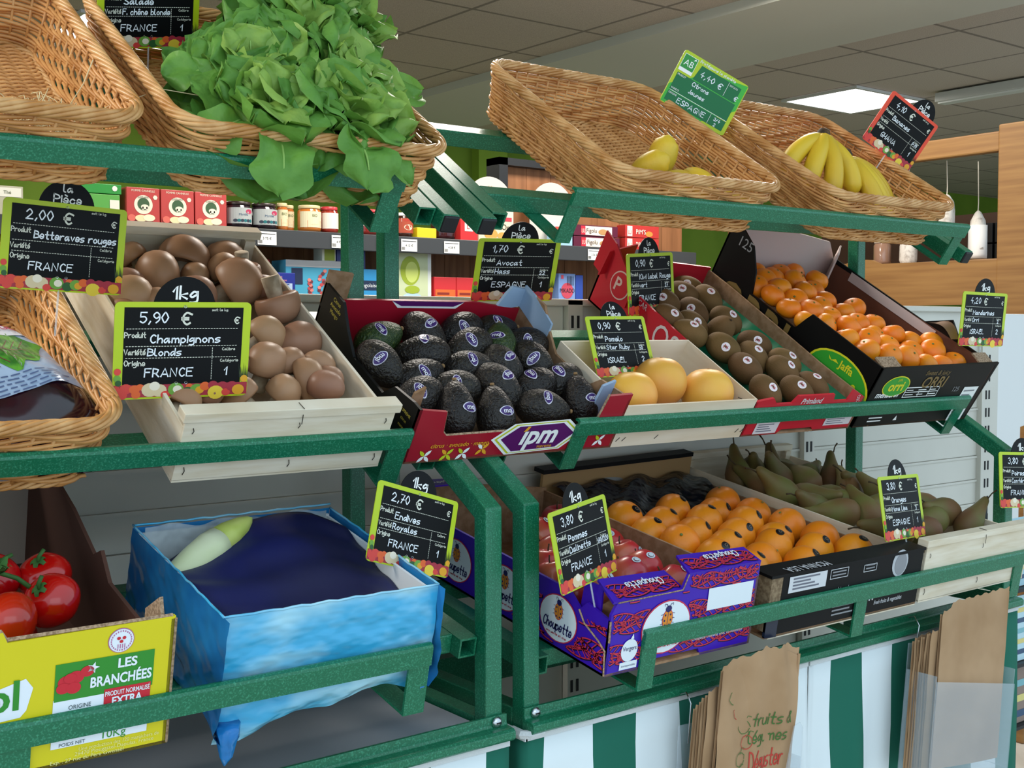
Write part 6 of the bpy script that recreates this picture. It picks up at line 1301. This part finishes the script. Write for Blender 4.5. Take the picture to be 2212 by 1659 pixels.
def fruits():
    m = MB(); hand(m, 'fruits &', .085, .30, .02, mi=0, hw=.0011, maxw=.09); hand(m, 'l\xe9gumes', .078, .272, .02, mi=0, hw=.0011, maxw=.09); hand(m, 'D\xe9guster', .08, .23, .028, mi=1, hw=.0014, maxw=.085)
    rnd = random.Random(12)
    for i in range(7):
        u, v = .055+rnd.uniform(-.03, .03), .2+i*.025; ribbon(m, [(u+.014*math.cos(a*.55)*rnd.uniform(.85, 1.1), v+.011*math.sin(a*.55)) for a in range(12)], .0006, 0, 1 if i % 2 else 0)
        ribbon(m, [(u, v+.008), (u+.008, v+.018), (u+.014, v+.016)], .0006, 0, 0)
    return m, [mat('print_#3f6a2c', '#3f6a2c', .7), mat('print_#b83a2c', '#b83a2c', .7)]
bag(TR(1.385, 1.304, .56) @ RY(.1) @ RX(.02), .19, .425, 'crumpled kraft paper bag printed with vegetables, frontmost in the left holder', 1, lambda u: .015*math.sin(u*3.2)-.02*(1-u)+.003*math.sin(u*17), fruits, 1.2)
for i in range(3): bag(TR(1.37-.004*i, 1.315+.008*i, .56) @ RY(.1) @ RX(.01), .19, .395-.012*i, 'kraft paper bag %s in the left holder' % ('behind the front bag', 'third from the front', 'at the rear')[i], 5+i, lambda u: -.03*(1-u), None, .4)
HB = holder(1.985, 2.265, .895, .645, .845, 1.352, 'clear plastic bag holder on the right, hung by wire hooks', .12, True)
LG = mat('print_#8a9a3c', '#8a9a3c', .7)
def greens():
    m = MB(); m.flat([(.06, .30), (.20, .325), (.205, .345), (.17, .36), (.14, .335), (.065, .318)], 0); m.flat([(.04, .215), (.15, .225), (.15, .235), (.045, .228)], 0); return m, [LG]
bag(TR(2.015, 1.303, .66) @ RY(.12) @ RX(-.01), .235, .315, 'flat kraft paper bag with green smudge, frontmost in the right holder', 2, lambda u: .03*u-.012*(u < .12), None, .3)
for i in range(4): bag(TR(1.995-.005*i, 1.312+.008*i, .66) @ RY(.12) @ RX(-.01), .225, .265-.004*i, 'kraft paper bag %s in the right holder' % ('just behind the front bag', 'third from the front', 'fourth from the front', 'at the rear')[i], 15+i, None, None, .3)
# ================================================================ magazines at the right edge
def flyer(x, y, z, w_, h, c, label, rows):
    o = empty('leaflet', TR(x, y, z) @ RX(-.12), label, 'leaflet', 'leaflets at right edge')
    MB().box(0, 0, 0, w_, .004, h).obj('sheet', mat('print_'+c, c, .4), o)
    m = MB(); rnd = random.Random(int(z*1000))
    for i in range(rows): m.rect(.008, h*.1+i*h*.8/rows, w_*rnd.uniform(.5, .95), h*.1+(i+.45)*h*.8/rows, .0008, i % 3, FRONT)
    m.obj('printed_matter', [mat('print_#2a4a6a', '#2a4a6a', .4), mat('print_#d8c87a', '#d8c87a', .4), mat('print_#7ab0b8', '#7ab0b8', .4)], o)
k_ = empty('leaflet_rack', TR(2.64, 1.52, .0), 'narrow dark leaflet rack standing at the right edge beside the striped skirt', 'rack')
for x in (0, .26): MB().box(x, .05, 0, x+.012, .062, 1.08).obj('upright', BLACKP, k_)
for z in (.55, .70, .88): MB().box(0, -.03, z, .272, .05, z+.008).obj('shelf', BLACKP, k_)
flyer(2.645, 1.505, .89, .25, .16, '#9cc0cc', 'pale blue leaflet, topmost in the rack at right edge', 6)
flyer(2.645, 1.505, .71, .25, .15, '#b8d4dc', 'pale leaflet with dark text lines, middle of the rack at right edge', 5)
flyer(2.645, 1.505, .56, .25, .13, '#8a7468', 'brown toned leaflet, lowest in the rack at right edge', 3)
